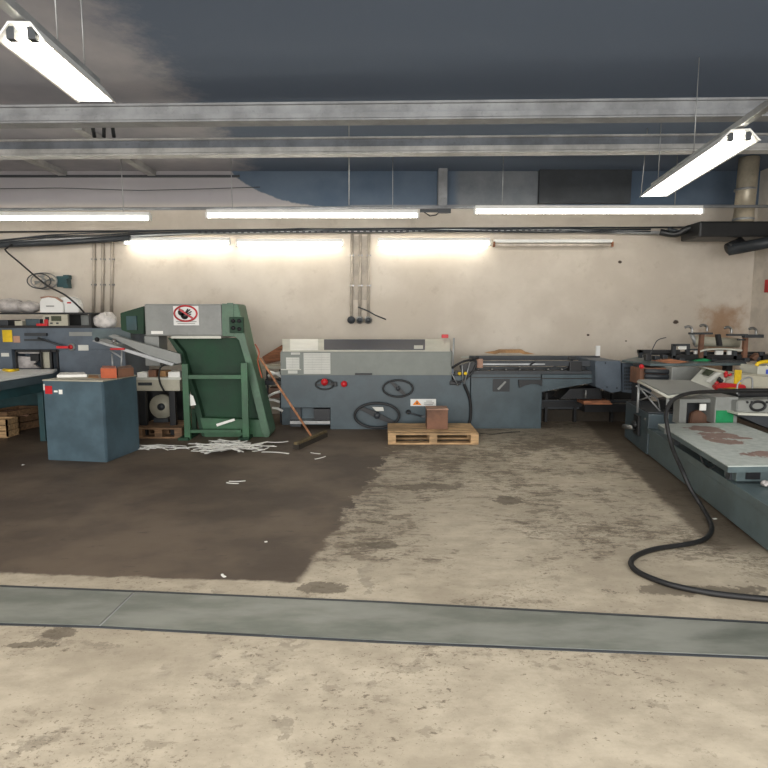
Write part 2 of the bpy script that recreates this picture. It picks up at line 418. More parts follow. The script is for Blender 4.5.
MB().tube([D(424, 212, 8.2), D(430, 216, 8.2), D(436, 215, 8.2), D(440, 212, 8.2)], .008).build('cable', 'rubber', t)

def reflector_lamp(far, near, width, z, label):   # trough fixture running away from the camera
    A = G(far[0], far[1], z); B = G(near[0], near[1], z); dv = (B - A); L = dv.length; ang = math.atan2(dv.y, dv.x)
    Mx = Matrix.Translation(A) @ Matrix.Rotation(ang, 4, 'Z')
    t = thing('reflector_lamp', A, label, 'lamp', 'trough lamps running towards the camera')
    h = width / 2
    m = MB(Mx); m.prism([(0, -h, 0), (0, -h * .45, .09), (0, h * .45, .09), (0, h, 0), (0, h - .012, 0), (0, h * .42, .078), (0, -h * .42, .078), (0, -h + .012, 0)], (L, 0, 0))
    m.build('reflector', 'white', t)
    m = MB(Mx); m.box(0, L + 1.4, -.03, .03, .10, .15, .005); m.build('mounting_channel', 'alu', t)
    MB(Mx).box(.02, L - .12, -h + .02, h - .02, .004, .010).build('diffuser', 'diff', t)
    for k in (-1, 1):
        MB(Mx).cyl((.05, k * h * .42, .03), (L - .05, k * h * .42, .03), .019, 10).build('tube', 'tube', t)
        for x in (.03, L - .03): MB(Mx).box(x - .02, x + .02, k * h * .42 - .02, k * h * .42 + .02, .01, .07).build('lamp_holder', 'dark', t)
    for x in (.15, L * .55, L + 1.0): MB(Mx).cyl((x, 0, .15), (x, 0, CZ - z), .005, 6).build('suspension_rod', 'alu', t)
    return t
reflector_lamp((653, 197), (740, 141), .30, 2.95, 'bright trough lamp on a perforated channel at the upper right')
reflector_lamp((97, 103), (20, 40), .25, 3.0, 'trough lamp cut off at the upper left above the grey beam')

# wires and rods under the ceiling
def pipe(name, pts, r, mat, label, cat, group=None, n=8):
    o = MB().tube(pts, r, n).build(name, mat); return tag(o, label, cat, group)
pipe('thin_pipe', [D(-60, 232.5, 9.5), D(384, 228.5, 9.5), D(720, 227, 9.5)], .012, 'dark', 'thin dark pipe running along the back wall just above the cable tray', 'pipe')
pipe('hanging_wire', [D(-40, 189, 9.3), D(60, 188, 9.3), D(140, 190.5, 9.3), D(200, 189, 9.3), D(260, 187, 9.3)], .006, 'dark', 'thin sagging dark wire across the upper left of the back wall', 'wire')
pipe('support_pipe', [D(-80, 210, 8.4), D(384, 207.5, 8.4), D(860, 206, 8.4)], .022, 'beam', 'long grey pipe carrying the row of hanging fluorescent lamps', 'pipe')
for (px, lb) in ((94.5, 'leftmost'), (104, 'bent middle'), (114, 'rightmost')):
    a = D(px, 137, 7.1); b = Vector((a.x + (.05 if lb == 'bent middle' else 0), 6.9, CZ))
    pipe('pipe_stub', [b, (b + a) / 2 + Vector((.03, 0, 0)), a], .022, 'dark', 'short dark pipe stub above the pale beam, %s of three' % lb, 'pipe', 'pipe stubs above the pale beam')
pipe('hanging_rod', [Vector((D(349, 120, 6.8).x, 6.8, CZ)), D(349, 205, 8.2)], .007, 'alu', 'thin pale rod hanging near the middle lamp across the dark blue patch', 'rod')
pipe('hanging_rod', [Vector((D(648, 120, 7.5).x, 7.5, CZ)), D(641, 195, 7.5)], .006, 'alu', 'thin pale rod hanging down to the far end of the trough lamp', 'rod')
# cable tray with bundled cables
t = thing('cable_tray', D(384, 233, 9.45), 'perforated cable tray with bundled dark cables running along the whole back wall', 'cable tray')
m = MB()
pth = [D(-60, 250, 9.45), D(0, 244, 9.45), D(90, 240, 9.45), D(200, 234, 9.45), D(384, 232.5, 9.45), D(560, 232, 9.45), D(690, 235, 9.45)]
for a, b in zip(pth, pth[1:]): m.prism([a, b, b + Vector((0, 0, .05)), a + Vector((0, 0, .05))], (0, .02, 0)); m.prism([a, b, b + Vector((0, .12, 0)), a + Vector((0, .12, 0))], (0, 0, .008))
m.mi = 1
for k in range(60):
    i = random.uniform(0, 1)
    p = pth[3] + (pth[5] - pth[3]) * (k / 59); m.box(p.x - .022, p.x + .022, 9.44, 9.45, p.z + .012, p.z + .036)
m.build('tray', ['alu', 'dark'], t)
for k in range(4):
    rnd = random.Random(k)
    MB().tube([p + Vector((0, -.015 - .012 * (k % 2), .01 + .014 * k + rnd.uniform(-.02, .02))) for p in [D(x, 240 - 7 * min(1, max(0, x / 200)) + (4 if x < 1 else 0), 9.45) for x in range(-50, 700, 50)]], .007 if k < 3 else .010, 6).build('cable', 'dark', t)
MB().tube([D(-50, 249, 9.38), D(0, 245, 9.38), D(60, 242.5, 9.38), D(130, 238, 9.38)], .045, 8).build('cable_bundle', 'dark', t)
# conduits
def conduits(xs, y0, y1, mat, grp, names, ends=False):
    for x, nm, (ya, yb) in zip(xs, names, [(y0, y1)] * len(xs)):
        t = thing('conduit', D(x, yb, 9.56), nm, 'conduit', grp)
        MB().cyl(D(x, ya, 9.56), D(x - .8, yb, 9.56), .024, 10).build('pipe', mat, t)
        for q in (.25, .6): 
            p = D(x, ya + (yb - ya) * q, 9.57); MB().box(p.x - .035, p.x + .035, 9.54, 9.6, p.z - .012, p.z + .012).build('clip', 'steel', t)
        if ends:
            p = D(x - .8, yb, 9.5)
            if ends == 1: pass
            m = MB(); m.cyl((p.x, 9.6, p.z), (p.x, 9.46, p.z), .062, 18); m.build('socket', 'steel' if x > 355 else 'dark', t)
            MB().cyl((p.x, 9.46, p.z), (p.x, 9.45, p.z), .04, 18).build('socket_insert', 'dark', t)
conduits((94, 103, 112), 241, 314, 'pipe', 'conduits on the left of the back wall', ['cream conduit on the left part of the back wall, %s of three' % k for k in ('leftmost', 'middle', 'rightmost')])
conduits((352, 360.5, 369), 234, 320, 'pipe', 'central conduits with round sockets', ['cream conduit ending in a round socket at the wall centre, %s of three' % k for k in ('leftmost', 'middle', 'rightmost')], True)
o = MB().pb(353, 236, 370, 300, 9.58, .02).build('backing_board', 'pipe'); tag(o, 'narrow cream backing board behind the three central conduits', 'board')
pipe('bent_rod', [D(358, 307, 9.5), D(368, 311, 9.52), D(375, 315, 9.57), D(386, 319.5, 9.59)], .011, 'dark', 'thin dark rod slanting across the central conduits', 'rod')
# wall fan
c = D(43, 281, 9.45)
t = thing('wall_fan', c, 'round wire-guarded wall fan with a dark teal box beside it', 'fan')
MB().ring(D(44, 281, 9.42), .21, .01, sz=.62).build('guard_ring', 'steel', t); MB().ring(D(39, 281, 9.4), .19, .009, sz=.62).build('guard_ring', 'dark', t)
m = MB(); 
for k in range(12):
    a = k * math.pi / 6; q = D(44, 281, 9.4); m.cyl(q, q + Vector((.2 * math.cos(a), 0, .125 * math.sin(a))), .003, 5)
m.build('guard_wires', 'steel', t)
m = MB(); q = D(44, 281, 9.45)
for k in range(4):
    a = k * math.pi / 2 + .3; m.prism([q + Vector((.03 * math.cos(a), 0, .02 * math.sin(a))), q + Vector((.17 * math.cos(a - .35), .02, .1 * math.sin(a - .35))), q + Vector((.17 * math.cos(a + .3), -.02, .1 * math.sin(a + .3)))], (0, .006, 0))
m.build('blades', 'grey', t); MB().cyl(D(44, 281, 9.38), D(44, 281, 9.5), .04).build('hub', 'steel', t)
m = MB().pb(56, 276, 67, 287, 9.44, .14, .01); m.pb(63, 275, 68.5, 279, 9.42, .1); m.pb(63, 284, 68.5, 288, 9.42, .1); m.build('motor_box', 'teal', t)
# black cable dropping to the shelf
def smooth(P, n=8):
    P = [Vector(p) for p in P]; out = []
    for i in range(len(P) - 1):
        p0, p1, p2, p3 = P[max(i - 1, 0)], P[i], P[i + 1], P[min(i + 2, len(P) - 1)]
        for k in range(n):
            t = k / n; out.append(.5 * ((2 * p1) + (p2 - p0) * t + (2 * p0 - 5 * p1 + 4 * p2 - p3) * t * t + (3 * p1 - p0 - 3 * p2 + p3) * t ** 3))
    return out + [P[-1]]
pipe('drop_cable', smooth([D(12, 244, 9.3), D(7, 248, 9.3), D(6, 251, 9.1), D(20, 263, 8.8), D(45, 284, 8.3), D(65, 295, 7.95), D(78, 306, 7.93), D(84, 312.5, 8.02)]), .012, 'rubber', 'black cable sagging from the cable tray to the shelf on the left machine', 'cable')
# duct right
t = thing('air_duct', D(742, 220, 8.8), 'vertical zinc air duct joining a dark horizontal duct at the upper right', 'duct')
a = D(743, 222, 8.8)
MB().cyl((a.x, 8.8, a.z), (a.x + .03, 8.8, CZ - .01), .135, 24).build('vertical_duct', 'duct', t)
for z in (a.z + .02, a.z + .45): MB().cyl((a.x, 8.8, z), (a.x, 8.8, z + .03), .145, 24).build('collar', 'alu', t)
m = MB(); m.cyl(D(728, 249, 8.8), D(742, 243, 8.8), .09, 16); m.build('elbow', 'black', t)
m = MB(); m.pb(700, 221, 775, 237, 8.7, .55, .03); m.build('horizontal_duct', 'black', t)
m = MB(); m.cyl(D(728, 250, 8.8), Vector((5.95, 8.3, D(728, 240, 8.8).z)), .085, 16); m.build('branch_duct', 'dark', t)
m = MB(); m.tube(smooth([D(660, 232, 9.2), D(676, 234, 9.1), D(690, 228, 9.0), D(704, 230, 8.95)]), .05, 8); m.build('flexible_hose', 'black', t)
MB().tube(smooth([D(668, 229, 9.1), D(685, 232, 9.1), D(700, 224, 9.0)]), .03, 8).build('flexible_hose', 'dark', t)

# ------------------------------------------------------------------ main machine (centre)
Y0 = 8.25
t = thing('binding_machine', G(370, 431), 'long dark blue-grey machine with a grey-green hood and black handwheels in the centre', 'machine')
m = MB().pp([(281, 374), (470, 374), (470, 431), (330.5, 431), (330.5, 407.5), (281, 407.5)], Y0, .34); m.pb(281, 374, 455, 431, Y0 + .34, .5)
m.build('body', 'blue', t)
m = MB().pb(290, 408, 301, 431, Y0 + .2, .2); m.build('side_panel', 'dark', t)
MB().pb(301, 408, 314, 424, Y0 + .28, .08).build('side_panel', 'blue', t)
MB().pb(314, 409, 330, 420, Y0 + .05, .2).build('recess', 'dkglass', t)
MB().pb(290, 421, 330, 424, Y0 + .05, .25).build('ledge', 'steel', t)
# hood : side profile extruded along x
a = D(281, 375, Y0); b = D(452, 352, Y0)
zl = a.z; zf = b.z; zb = D(384, 339, Y0 + .75).z
m = MB(); m.prism([(a.x, Y0 - .03, zl), (a.x, Y0 - .03, zf), (a.x, Y0 + .75, zb), (a.x, Y0 + .8, zb - .02), (a.x, Y0 + .8, zl)], (b.x - a.x, 0, 0), .01)
hood = m.build('hood', 'lid', t)
sl = (zb - zf) / .78
def on_hood(px0, px1, u0, u1, lift=.004):       # patch lying on the sloping hood top
    pts = []
    for px, u in ((px0, u0), (px1, u0), (px1, u1), (px0, u1)):
        Y = Y0 - .03 + .78 * u; x = D(px, 345, Y).x; pts.append((x, Y, zf + .78 * u * sl + lift))
    return pts
MB().prism(on_hood(282.5, 450, .02, .97, .003), (0, 0, .004)).build('top_plate', 'ltop', hood)
MB().prism(on_hood(324, 425, .12, .9, .008), (0, 0, .006), .002).build('window', 'glass', hood)
MB().prism(on_hood(290, 318, .1, .93, .008), (0, 0, .006)).build('paper_sheet', 'paper', hood)
MB().prism(on_hood(414, 423, .15, .4, .016), (0, 0, .003)).build('label', 'form', hood)
def sheet(px0, py0, px1, py1, Y, rows, cols, par, name='notice_sheet', mat='form'):
    p = MB().pb(px0, py0, px1, py1, Y, .004).build(name, mat, par); m = MB()
    for i in range(rows):
        y = py0 + (py1 - py0) * (i + .7) / (rows + .4); m.pb(px0 + .6, y, px1 - .6, y + .2, Y - .002, .003)
    for k in range(1, cols): x = px0 + (px1 - px0) * k / cols; m.pb(x - .15, py0 + .6, x + .15, py1 - .6, Y - .002, .003)
    m.build('printed_lines', 'ink', p); return p
YF = Y0 - .035
sheet(286, 357.5, 299.5, 369, YF, 4, 2, t); sheet(303.5, 353, 330.5, 373.8, YF, 8, 3, t)
sheet(291, 352.6, 300, 354.6, YF, 1, 1, t); sheet(288, 370.5, 297.5, 373.5, YF, 1, 1, t)
MB().pb(281, 369, 301, 370, YF, .01).build('trim_strip', 'ltop', t)
MB().pb(355, 373.2, 372, 375, YF - .03, .03, .004).build('handle', 'black', t)
def handwheel(px, py, rpx, yoff, r=.012, sq=.62, spoke=(1, -1), par=t, col='black'):
    c = D(px, py, Y0 - yoff); Rr = rpx / F_PX * (Y0 - yoff)
    # wheel stands tilted: its disc is seen foreshortened
    nrm = Vector((0, 1, 0))
    g = MB().ring(c, Rr, r, nrm, 48, 1, .56).build('handwheel', col, par)
    a = Vector((1, 0, 0)); b = nrm.cross(a)
    d = Vector((spoke[0], 0, -spoke[1] * .62)); d *= 1 / math.sqrt(d.x ** 2 + (d.z / .56) ** 2)
    m = MB()
    for q in (1, -1):
        p = c + d * Rr * q; s_ = nrm.cross(d).normalized() * Rr * .13
        m.prism([c + s_, p + s_ * .6, p - s_ * .6, c - s_], nrm * .02)
    m.build('spoke', 'black', g)
    MB().cyl(c + Vector((0, -.03, 0)), Vector((c.x, Y0, c.z)), Rr * .14, 16).build('hub', 'dark', g)
    return g
handwheel(324.5, 384.5, 9, .06, .010, .5, (1, -.1))
handwheel(398, 388.5, 15, .08, .013, .64, (.6, .9))
g = handwheel(377, 415.5, 22.5, .10, .018, .64, (1, .75))
MB().prism([D(x, y, Y0 - .16) for x, y in ((372, 407), (383, 407), (384, 411), (376, 411))], (0, .006, 0)).build('label', 'form', g)
m = MB().cyl(D(324.5, 382, Y0 - .1), D(324.5, 382, Y0), .05, 16); m.build('red_disc', 'red', t)
m = MB().cyl(D(344, 384, Y0 - .05), D(344, 384, Y0), .045, 16); m.build('stop_button', 'red', t)
MB().pb(331, 382, 337, 386.5, Y0 - .05, .05, .01).build('knob', 'black', t)
s_ = MB().pb(410.5, 399, 436, 406, Y0 - .006, .006).build('warning_plate', 'white', t)
MB().prism([D(x, y, Y0 - .009) for x, y in ((412.5, 405), (417, 400), (421.5, 405))], (0, .004, 0)).build('warning_triangle', 'orange', s_)
MB().prism([D(x, y, Y0 - .011) for x, y in ((416.2, 404), (416.7, 401.8), (417.3, 401.8), (417.8, 404))], (0, .003, 0)).build('exclamation_mark', 'black', s_)
m = MB(); m.pb(426, 400.8, 432, 401.4, Y0 - .009, .004); m.pb(424, 402.6, 434, 403.3, Y0 - .009, .004); m.pb(424, 404.2, 433, 404.9, Y0 - .009, .004); m.build('printed_lines', 'ink', s_)
m = MB().cyl(D(408.5, 412, Y0 - .04), D(408.5, 412, Y0), .035, 14); m.build('lever_boss', 'black', t)
pipe_ = MB().cyl(D(406, 412, Y0 - .05), D(424, 417, Y0 - .05), .011, 8); pipe_.build('lever', 'dark', t)
MB().pb(442, 334.5, 448.5, 338, Y0 + .6, .1, .008).build('warning_light', 'red', t)
# right end of the hood with its small controls
m = MB().pb(452, 352, 453.5, 380, Y0 + .0, .7); m.build('end_plate', 'blue2', t)
MB().cyl(D(454, 338, Y0 - .1), D(452.5, 366, Y0 - .1), .013, 8).build('post', 'alu', t)
m = MB().tube(smooth([D(452, 368, Y0 - .05), D(462, 362, Y0 - .1), D(474, 360, Y0 - .05), D(476, 365, Y0 - .05), D(470, 375, Y0 - .05), D(460, 382, Y0 - .05), D(452, 380, Y0 - .05)]), .016, 8); m.build('bracket', 'black', t)
m = MB().pb(455, 371, 470, 376, Y0 - .06, .08, .01); m.pb(450, 381, 461, 385, Y0 - .04, .06, .01); m.pp([(460, 366), (475, 361), (475, 369), (464, 376)], Y0 - .03, .12, .005); m.build('control_block', 'black', t)
for x in (459.5, 465.5): MB().cyl(D(x, 373.5, Y0 - .1), D(x, 373.5, Y0 - .02), .024, 14).build('yellow_knob', 'yellow', t)
for x, y, x2, y2 in ((451, 372, 458, 386), (470, 362, 464, 384), (462, 364, 463, 382)): MB().cyl(D(x, y, Y0 - .1), D(x2, y2, Y0 - .08), .008, 6).build('rod', 'alu', t)
MB().cyl(D(471, 358, Y0 - .02), D(479, 357.5, Y0 - .02), .02, 10).build('knob', 'black', t)
MB().tube(smooth([D(464, 384, Y0 - .05), D(470, 400, Y0 - .04), D(470.5, 418, Y0 - .04), D(467, 430, Y0 - .04)]), .02, 8).build('cable', 'rubber', t)
# ------------------------------------------------------------------ machine extension
Y1 = 8.3
t = thing('delivery_machine', G(508, 431), 'lower dark blue-grey machine with open rails on top, right of the central machine', 'machine')
m = MB().pb(471, 374, 541, 429.5, Y1, .75, .01); m.pp([(541, 374), (596, 374), (596, 382), (541, 392)], Y1, .7); m.build('body', 'blue', t)
m = MB().pb(470, 377, 541, 378, Y1 - .006, .01); m.pb(541, 378, 594, 379, Y1 - .006, .01); m.build('seam', 'black', t)
z = D(500, 374, Y1).z
m = MB().pb(470, 361, 595, 366, Y1 + .05, .04); m.pb(470, 356, 600, 360, Y1 + .6, .1); m.build('side_rail', 'dark', t)
m = MB().pb(470, 367, 594, 370, Y1 + .25, .05); m.pb(471, 371, 594, 374.5, Y1 + .0, .7); m.build('conveyor_bed', 'dark', t)
MB().pb(470, 363.5, 545, 365, Y1 + .02, .03).build('guide_bar', 'alu', t)
m = MB()
for x in range(478, 590, 14): m.cyl(D(x, 369.5, Y1 + .06), D(x, 369.5, Y1 + .6), .018, 10)
m.build('rollers', 'steel', t)
MB().pb(462, 356.5, 600, 358, Y1 + .7, .05).build('rear_cover', 'ltop', t)
MB().pb(477, 359, 483, 368, Y1 - .0, .06, .005).build('clamp_block', 'rusttop', t)
MB().pb(519, 367, 537, 368.5, Y1 - .01, .03).build('lever', 'black', t); MB().cyl(D(530, 365, Y1), D(535, 362, Y1), .012, 8).build('lever', 'black', t)
for a, b in (((545, 370), (573, 360)), ((560, 371), (580, 361))): MB().cyl(D(*a, Y1 + .1), D(*b, Y1 + .1), .01, 8).build('tie_rod', 'dark', t)
m = MB().pb(570, 362, 582, 372, Y1 + .0, .15, .01); m.pb(569, 357, 576, 359.5, Y1 - .0, .06, .008); m.build('drive_head', 'black', t)
pnl = MB().pb(493, 379, 509.5, 391.5, Y1 - .01, .02).build('window', 'dkglass', t)
MB().prism([D(x, y, Y1 - .014) for x, y in ((497, 389), (505, 381), (506.5, 382), (499, 390))], (0, .005, 0)).build('glass_reflection_strip', 'grey', pnl)
m = MB().pp([(518.5, 380), (542.5, 380), (542, 386), (538, 384), (532, 383.5), (525, 385.5), (519.5, 388)], Y1 - .05, .05, .004); m.build('pull_handle', 'black', t)
# end box
m = MB().pp([(595.5, 361), (621, 361), (622, 391), (612, 393), (596, 387)], Y1 - .15, .75, .012); ebx = m.build('end_box', 'blue2', t)
m = MB()
for p in ((605.5, 363), (617, 388), (607, 387), (605, 392)): m.cyl(D(*p, Y1 - .158), D(*p, Y1 - .14), .01, 8)
m.build('screws', 'black', ebx)
m = MB().pp([(570, 389), (600, 388), (602, 399), (560, 399)], Y1 + .1, .4); m.build('motor_cover', 'black', t)
MB().cyl(D(586, 390, Y1 - .0), D(585.5, 398, Y1 - .0), .012, 8).build('bracket', 'steel', t)
# dark undercarriage behind
t = thing('undercarriage', G(590, 425), 'dark low frame with a reddish board lying under the end of the delivery machine', 'machine frame')
m = MB().pb(541, 400, 642, 402.5, Y1 + .5, .06); m.pb(541, 407, 640, 409, Y1 + .55, .06); m.build('cross_bar', 'dark', t)
m = MB().pb(541, 402, 585, 407, Y1 + .45, .05); m.pb(585, 404, 628, 412, Y1 + .3, .3); m.build('frame', 'black', t)
for x in (546, 575, 612, 638): MB().box(D(x, 400, Y1 + .55).x - .02, D(x, 400, Y1 + .55).x + .02, Y1 + .52, Y1 + .58, 0, .45).build('leg', 'black', t)
MB().pp([(583.5, 401), (609, 400.5), (612.5, 404.5), (584, 404.5)], Y1 + .02, .3).build('reddish_board', 'plank', t)
# lying things on top
m = MB().pp([(485, 352.8), (496, 351), (500, 349.6), (522, 349.6), (525, 351.5), (535, 354), (525, 354.4), (520, 353), (500, 353), (495, 354.2)], Y1 + .62, .1)
o = m.build('folded_cardboard', 'card'); tag(o, 'flat brown folded cardboard lying on top of the delivery machine', 'cardboard')
o = MB().pb(596.5, 345.8, 600, 356, Y1 + .55, .04, .004).build('white_bottle', 'white'); tag(o, 'small upright white bottle standing near the end box', 'bottle')

m = MB().pb(541, 391, 650, 414, 9.3, .04); m.build('added_shade_panel', 'black', bpy.data.objects['undercarriage'])  # black sheet added to stand for the shade under the machine
MB().pb(541, 410, 640, 423, 8.9, .06).build('lower_board', 'bristle', bpy.data.objects['undercarriage'])
# wood plank behind the left end of the central machine
o = MB().pp([(262, 357), (281.5, 345), (300, 345.5), (300, 420.5), (286, 420.5), (284, 360), (266, 364)], Y0 + .9, .06).build('leaning_board', 'plank'); tag(o, 'brown board leaning up behind the left end of the central machine', 'board')
t = thing('paper_rack', G(270, 425), 'low grey rack with trimmed paper between the green hopper and the central machine', 'rack')
m = MB().pb(262, 366, 283, 369, Y0 + .5, .35); m.build('shelf', 'beige', t)
m = MB().pb(262, 381, 284, 385, Y0 + .4, .4); m.pb(266, 369, 269, 431, Y0 + .5, .06); m.pb(279, 369, 281, 431, Y0 + .5, .06); m.build('frame', 'dark', t)
for (a, b) in (((268, 376), (280, 373)), ((270, 372), (282, 377)), ((267, 397), (282, 391)), ((272, 408), (283, 411)), ((268, 400), (280, 402))):
    MB().tube([D(*a, Y0 + .35), D((a[0] + b[0]) / 2, (a[1] + b[1]) / 2 - 1, Y0 + .35), D(*b, Y0 + .35)], .022, 6).build('paper_trimming', 'paper', t)
m = MB().pb(268, 388, 284, 398, Y0 + .55, .25, .02); m.build('paper_bundle', 'rusttop', t)

# ------------------------------------------------------------------ pallet with rusty box
def pallet(px0, px1, pyf, label, mat='pine', W=1.2, Dp=.8, yaw=0, Zb=0):
    A = G(px0, pyf); B = G(px1, pyf); Lx = (B - A).length
    Mx = Matrix.Translation(A) @ Matrix.Rotation(R(yaw), 4, 'Z')
    t = thing('wooden_pallet', A, label, 'pallet')
    for i in range(5):
        y = i * (Dp - .12) / 4; MB(Mx).box(0, Lx, y, y + .12, .122, .144, .002).build('deck_board', mat, t)
    for y in (0, Dp / 2 - .05, Dp - .1):
        MB(Mx).box(0, Lx, y, y + .1, 0, .022).build('bottom_board', mat, t)
        for x in (0, Lx / 2 - .05, Lx - .1): MB(Mx).box(x, x + .1, y + .002, y + .098, .022, .1).build('block', mat, t)
    for x in (0, Lx / 2 - .05, Lx - .1): MB(Mx).box(x, x + .1, 0, Dp, .1, .122).build('stringer_board', mat, t)
    return t
pallet(388, 478.5, 444.5, 'pale wooden pallet lying on the floor in front of the central machine', Dp=.72)
a = D(426, 431, 7.65)
t = thing('rusty_box', (a.x, 7.65, .144), 'small rusty brown metal box standing on the pallet by the central machine', 'box')
x0 = D(426, 430, 7.65).x; x1 = D(446.5, 430, 7.65).x
MB().box(x0, x1, 7.5, 7.76, .144, .40, .006).build('body', 'rust', t); MB().box(x0 - .005, x1 + .008, 7.495, 7.78, .40, .415, .004).build('lid', 'rusttop', t)
m = MB().pb(421.5, 416, 427, 417.5, 7.6, .03); m.build('hinge', 'dark', t)

# ------------------------------------------------------------------ green hopper
YG = 7.75
t = thing('scrap_hopper', G(215, 441, 0), 'tall green scrap hopper with a grey box on top and a no-touching sign', 'machine')
m = MB().pb(144, 304, 222, 336, YG - .1, .55, .02); gb = m.build('grey_housing', 'grey', t)
MB().pb(171, 336, 221, 338.5, YG - .08, .5).build('lower_lip', 'ltop', gb)
MB().pb(151, 331, 163, 334, YG - .106, .01).build('label', 'paper', gb)
sg = MB().pb(173, 306, 199, 325.3, YG - .106, .008).build('prohibition_sign', 'white', gb)
cc = D(185.5, 313.5, YG - .115)
MB().ring(cc, .125, .012, n=40, sx=1.18, sz=.8).build('red_ring', 'red', sg)
MB().prism([D(x, y, YG - .122) for x, y in ((178, 309.5), (179.5, 308.2), (193, 317.6), (191.7, 319))], (0, .01, 0)).build('red_bar', 'red', sg)
m = MB(); 
for (x, y, rr) in ((181, 312.5, .042), (184.5, 315.5, .05)):
    q = D(x, y, YG - .118); m.cyl(q, q + Vector((0, .01, 0)), rr, 18)
for a, b in (((186, 313), (190, 309.5)), ((187, 314), (191.5, 311.5)), ((186, 316), (191, 314)), ((186, 312), (188, 308.8))): m.cyl(D(*a, YG - .116), D(*b, YG - .116), .008, 6)
m.build('black_hands', 'black', sg)
m = MB(); m.pb(176, 321.3, 196.5, 322.1, YG - .109, .004); m.pb(177.5, 323.2, 195, 323.9, YG - .109, .004); m.build('printed_lines', 'ink', sg)
# green end housing and side wall falling to the floor
m = MB().pp([(221, 303.5), (238, 304), (242, 322), (247, 345), (255, 372), (263, 405), (270, 434), (266, 441), (262, 432), (252, 392), (245, 360), (240, 340), (236, 336), (221, 336)], YG - .08, .42, .012)
m.build('side_wall', 'green2', t)
m = MB().pb(227, 303, 234, 336, YG - .09, .02); m.build('seam_strip', 'green2', t)
m = MB().pb(229, 317, 243.5, 333, YG - .13, .06, .008); sw = m.build('switch_box', 'green', t)
for x, y in ((233, 321), (239, 321), (233, 328), (239, 329)):
    q = D(x, y, YG - .15); MB().cyl(q, q + Vector((0, .03, 0)), .025, 12).build('switch', 'black', sw)
# curved chute
m = MB().pp([(169, 338), (241, 338), (246, 360), (253, 392), (263, 432), (266, 440), (206, 441), (201, 428), (195, 400), (186, 372), (180, 352)], YG + .1, .05, .004); m.build('chute_panel', 'green', t)
m = MB().pp([(168, 338), (172, 338), (183, 352), (189, 372), (198, 400), (205, 428), (209, 441), (204, 441), (199, 428), (193, 400), (184, 372), (177, 352)], YG - .02, .35); m.build('chute_flange', 'green', t)
m = MB().pp([(200, 418), (262, 420), (269, 438), (266, 441), (206, 441)], YG - .05, .2, .004); m.build('bin_apron', 'green3', t)
YP = YG - .25
zt = D(184, 363, YP).z
for (x0, x1, yt, nm) in ((181.5, 187.5, 364, 'post'), (240.5, 247, 363, 'post')):
    a = D(x0, yt, YP); b = D(x1, yt, YP); MB().box(a.x, b.x, YP, YP + .06, .0, a.z, .004).build('post', 'green3', t)
m = MB().pb(187, 375, 241, 379, YP + .01, .04, .003); m.build('cross_bar', 'green3', t)
m = MB().pb(187, 430, 241, 433, YP + .01, .04, .003); m.build('cross_bar', 'green3', t)
for x0 in (184, 244):
    a = D(x0, 430, YP); MB().box(a.x - .07, a.x + .07, YP - .05, YP + .45, .0, .035, .004).build('foot', 'green', t)
    MB().box(a.x - .03, a.x + .03, YP + .4, YP + .46, .03, .35, .004).build('brace', 'green', t)
MB().pb(138, 391, 188, 428, 8.55, .04).build('added_shade_panel', 'black', t)  # black sheet added to keep the gap behind the table legs dark
# teal housing to the left
m = MB().pp([(120, 313), (144, 306), (144, 334), (133, 334), (121, 330)], YG + .1, .4, .008); hb = m.build('drive_housing', 'green', t)
MB().pb(126, 316, 137, 330, YG + .08, .03).build('panel', 'teal', hb)
m = MB().pb(144, 336, 160, 366, YG - .02, .3, .01); m.build('support_column', 'grey', t)
# brown cable on hopper edge
MB().tube(smooth([D(255, 344, YG - .12), D(259, 352, YG - .12), D(258, 362, YG - .12), D(262, 378, YG - .1)]), .01, 6).build('cable', 'copper', t)

# beige table between cabinet and hopper
t = thing('work_table', G(160, 436), 'beige work table with black legs between the blue cabinet and the green hopper', 'table')
YT = 7.75
m = MB().pb(136, 379.5, 180, 391, YT, .7, .01); m.build('apron', 'beige', t)
MB().pb(134, 377.5, 181, 380, YT - .02, .74, .004).build('table_top', 'ltop', t)
MB().pb(138, 382.5, 152, 385.5, YT - .004, .01).build('name_plate', 'dark', t)
for x in (142, 171.5):
    for yy in (0, .6):
        a = D(x, 391, YT + yy + .02); MB().box(a.x - .04, a.x + .04, YT + yy + .02, YT + yy + .09, 0, a.z, .003).build('leg', 'black', t)
for (x0, y0, x1, y1, d0, mt, nm, lb, cat) in (
    (137, 372.5, 147, 378, .0, 'paper', 'paper_stack', 'small white stack of paper at the left end of the beige work table', 'paper'),
    (148, 370, 156, 378, .05, 'rust', 'brown_carton', 'small brown carton on the beige work table', 'box'),
    (158, 371, 166, 378, .1, 'card', 'cardboard_piece', 'light brown cardboard piece on the beige work table', 'cardboard'),
    (168, 372, 180, 378, .0, 'paper', 'paper_stack', 'white paper stack on the beige work table beside the green post', 'paper')):
    o = MB().pb(x0, y0, x1, y1 - .3, YT + d0, .2, .004).build(nm, mt); tag(o, lb, cat)
pipe('looped_cable', smooth([D(172, 364, YT - .02), D(162, 366, YT - .03), D(159, 374, YT - .04), D(160, 383, YT - .05), D(164, 391, YT - .05)]), .012, 'rubber', 'dark looped cable hanging over the front of the beige work table', 'cable')
c = D(163, 410, YT + .35)
t = thing('grey_reel', (c.x, YT + .35, 0), 'round grey reel standing upright under the beige work table', 'reel')
m = MB().cyl((c.x, YT + .3, .36), (c.x, YT + .38, .36), .17, 28); m.build('disc', 'beige', t); MB().cyl((c.x, YT + .27, .36), (c.x, YT + .4, .36), .05, 16).build('hub', 'dark', t)
MB().box(c.x - .1, c.x + .1, YT + .25, YT + .42, .146, .2).build('cradle', 'dark', t)
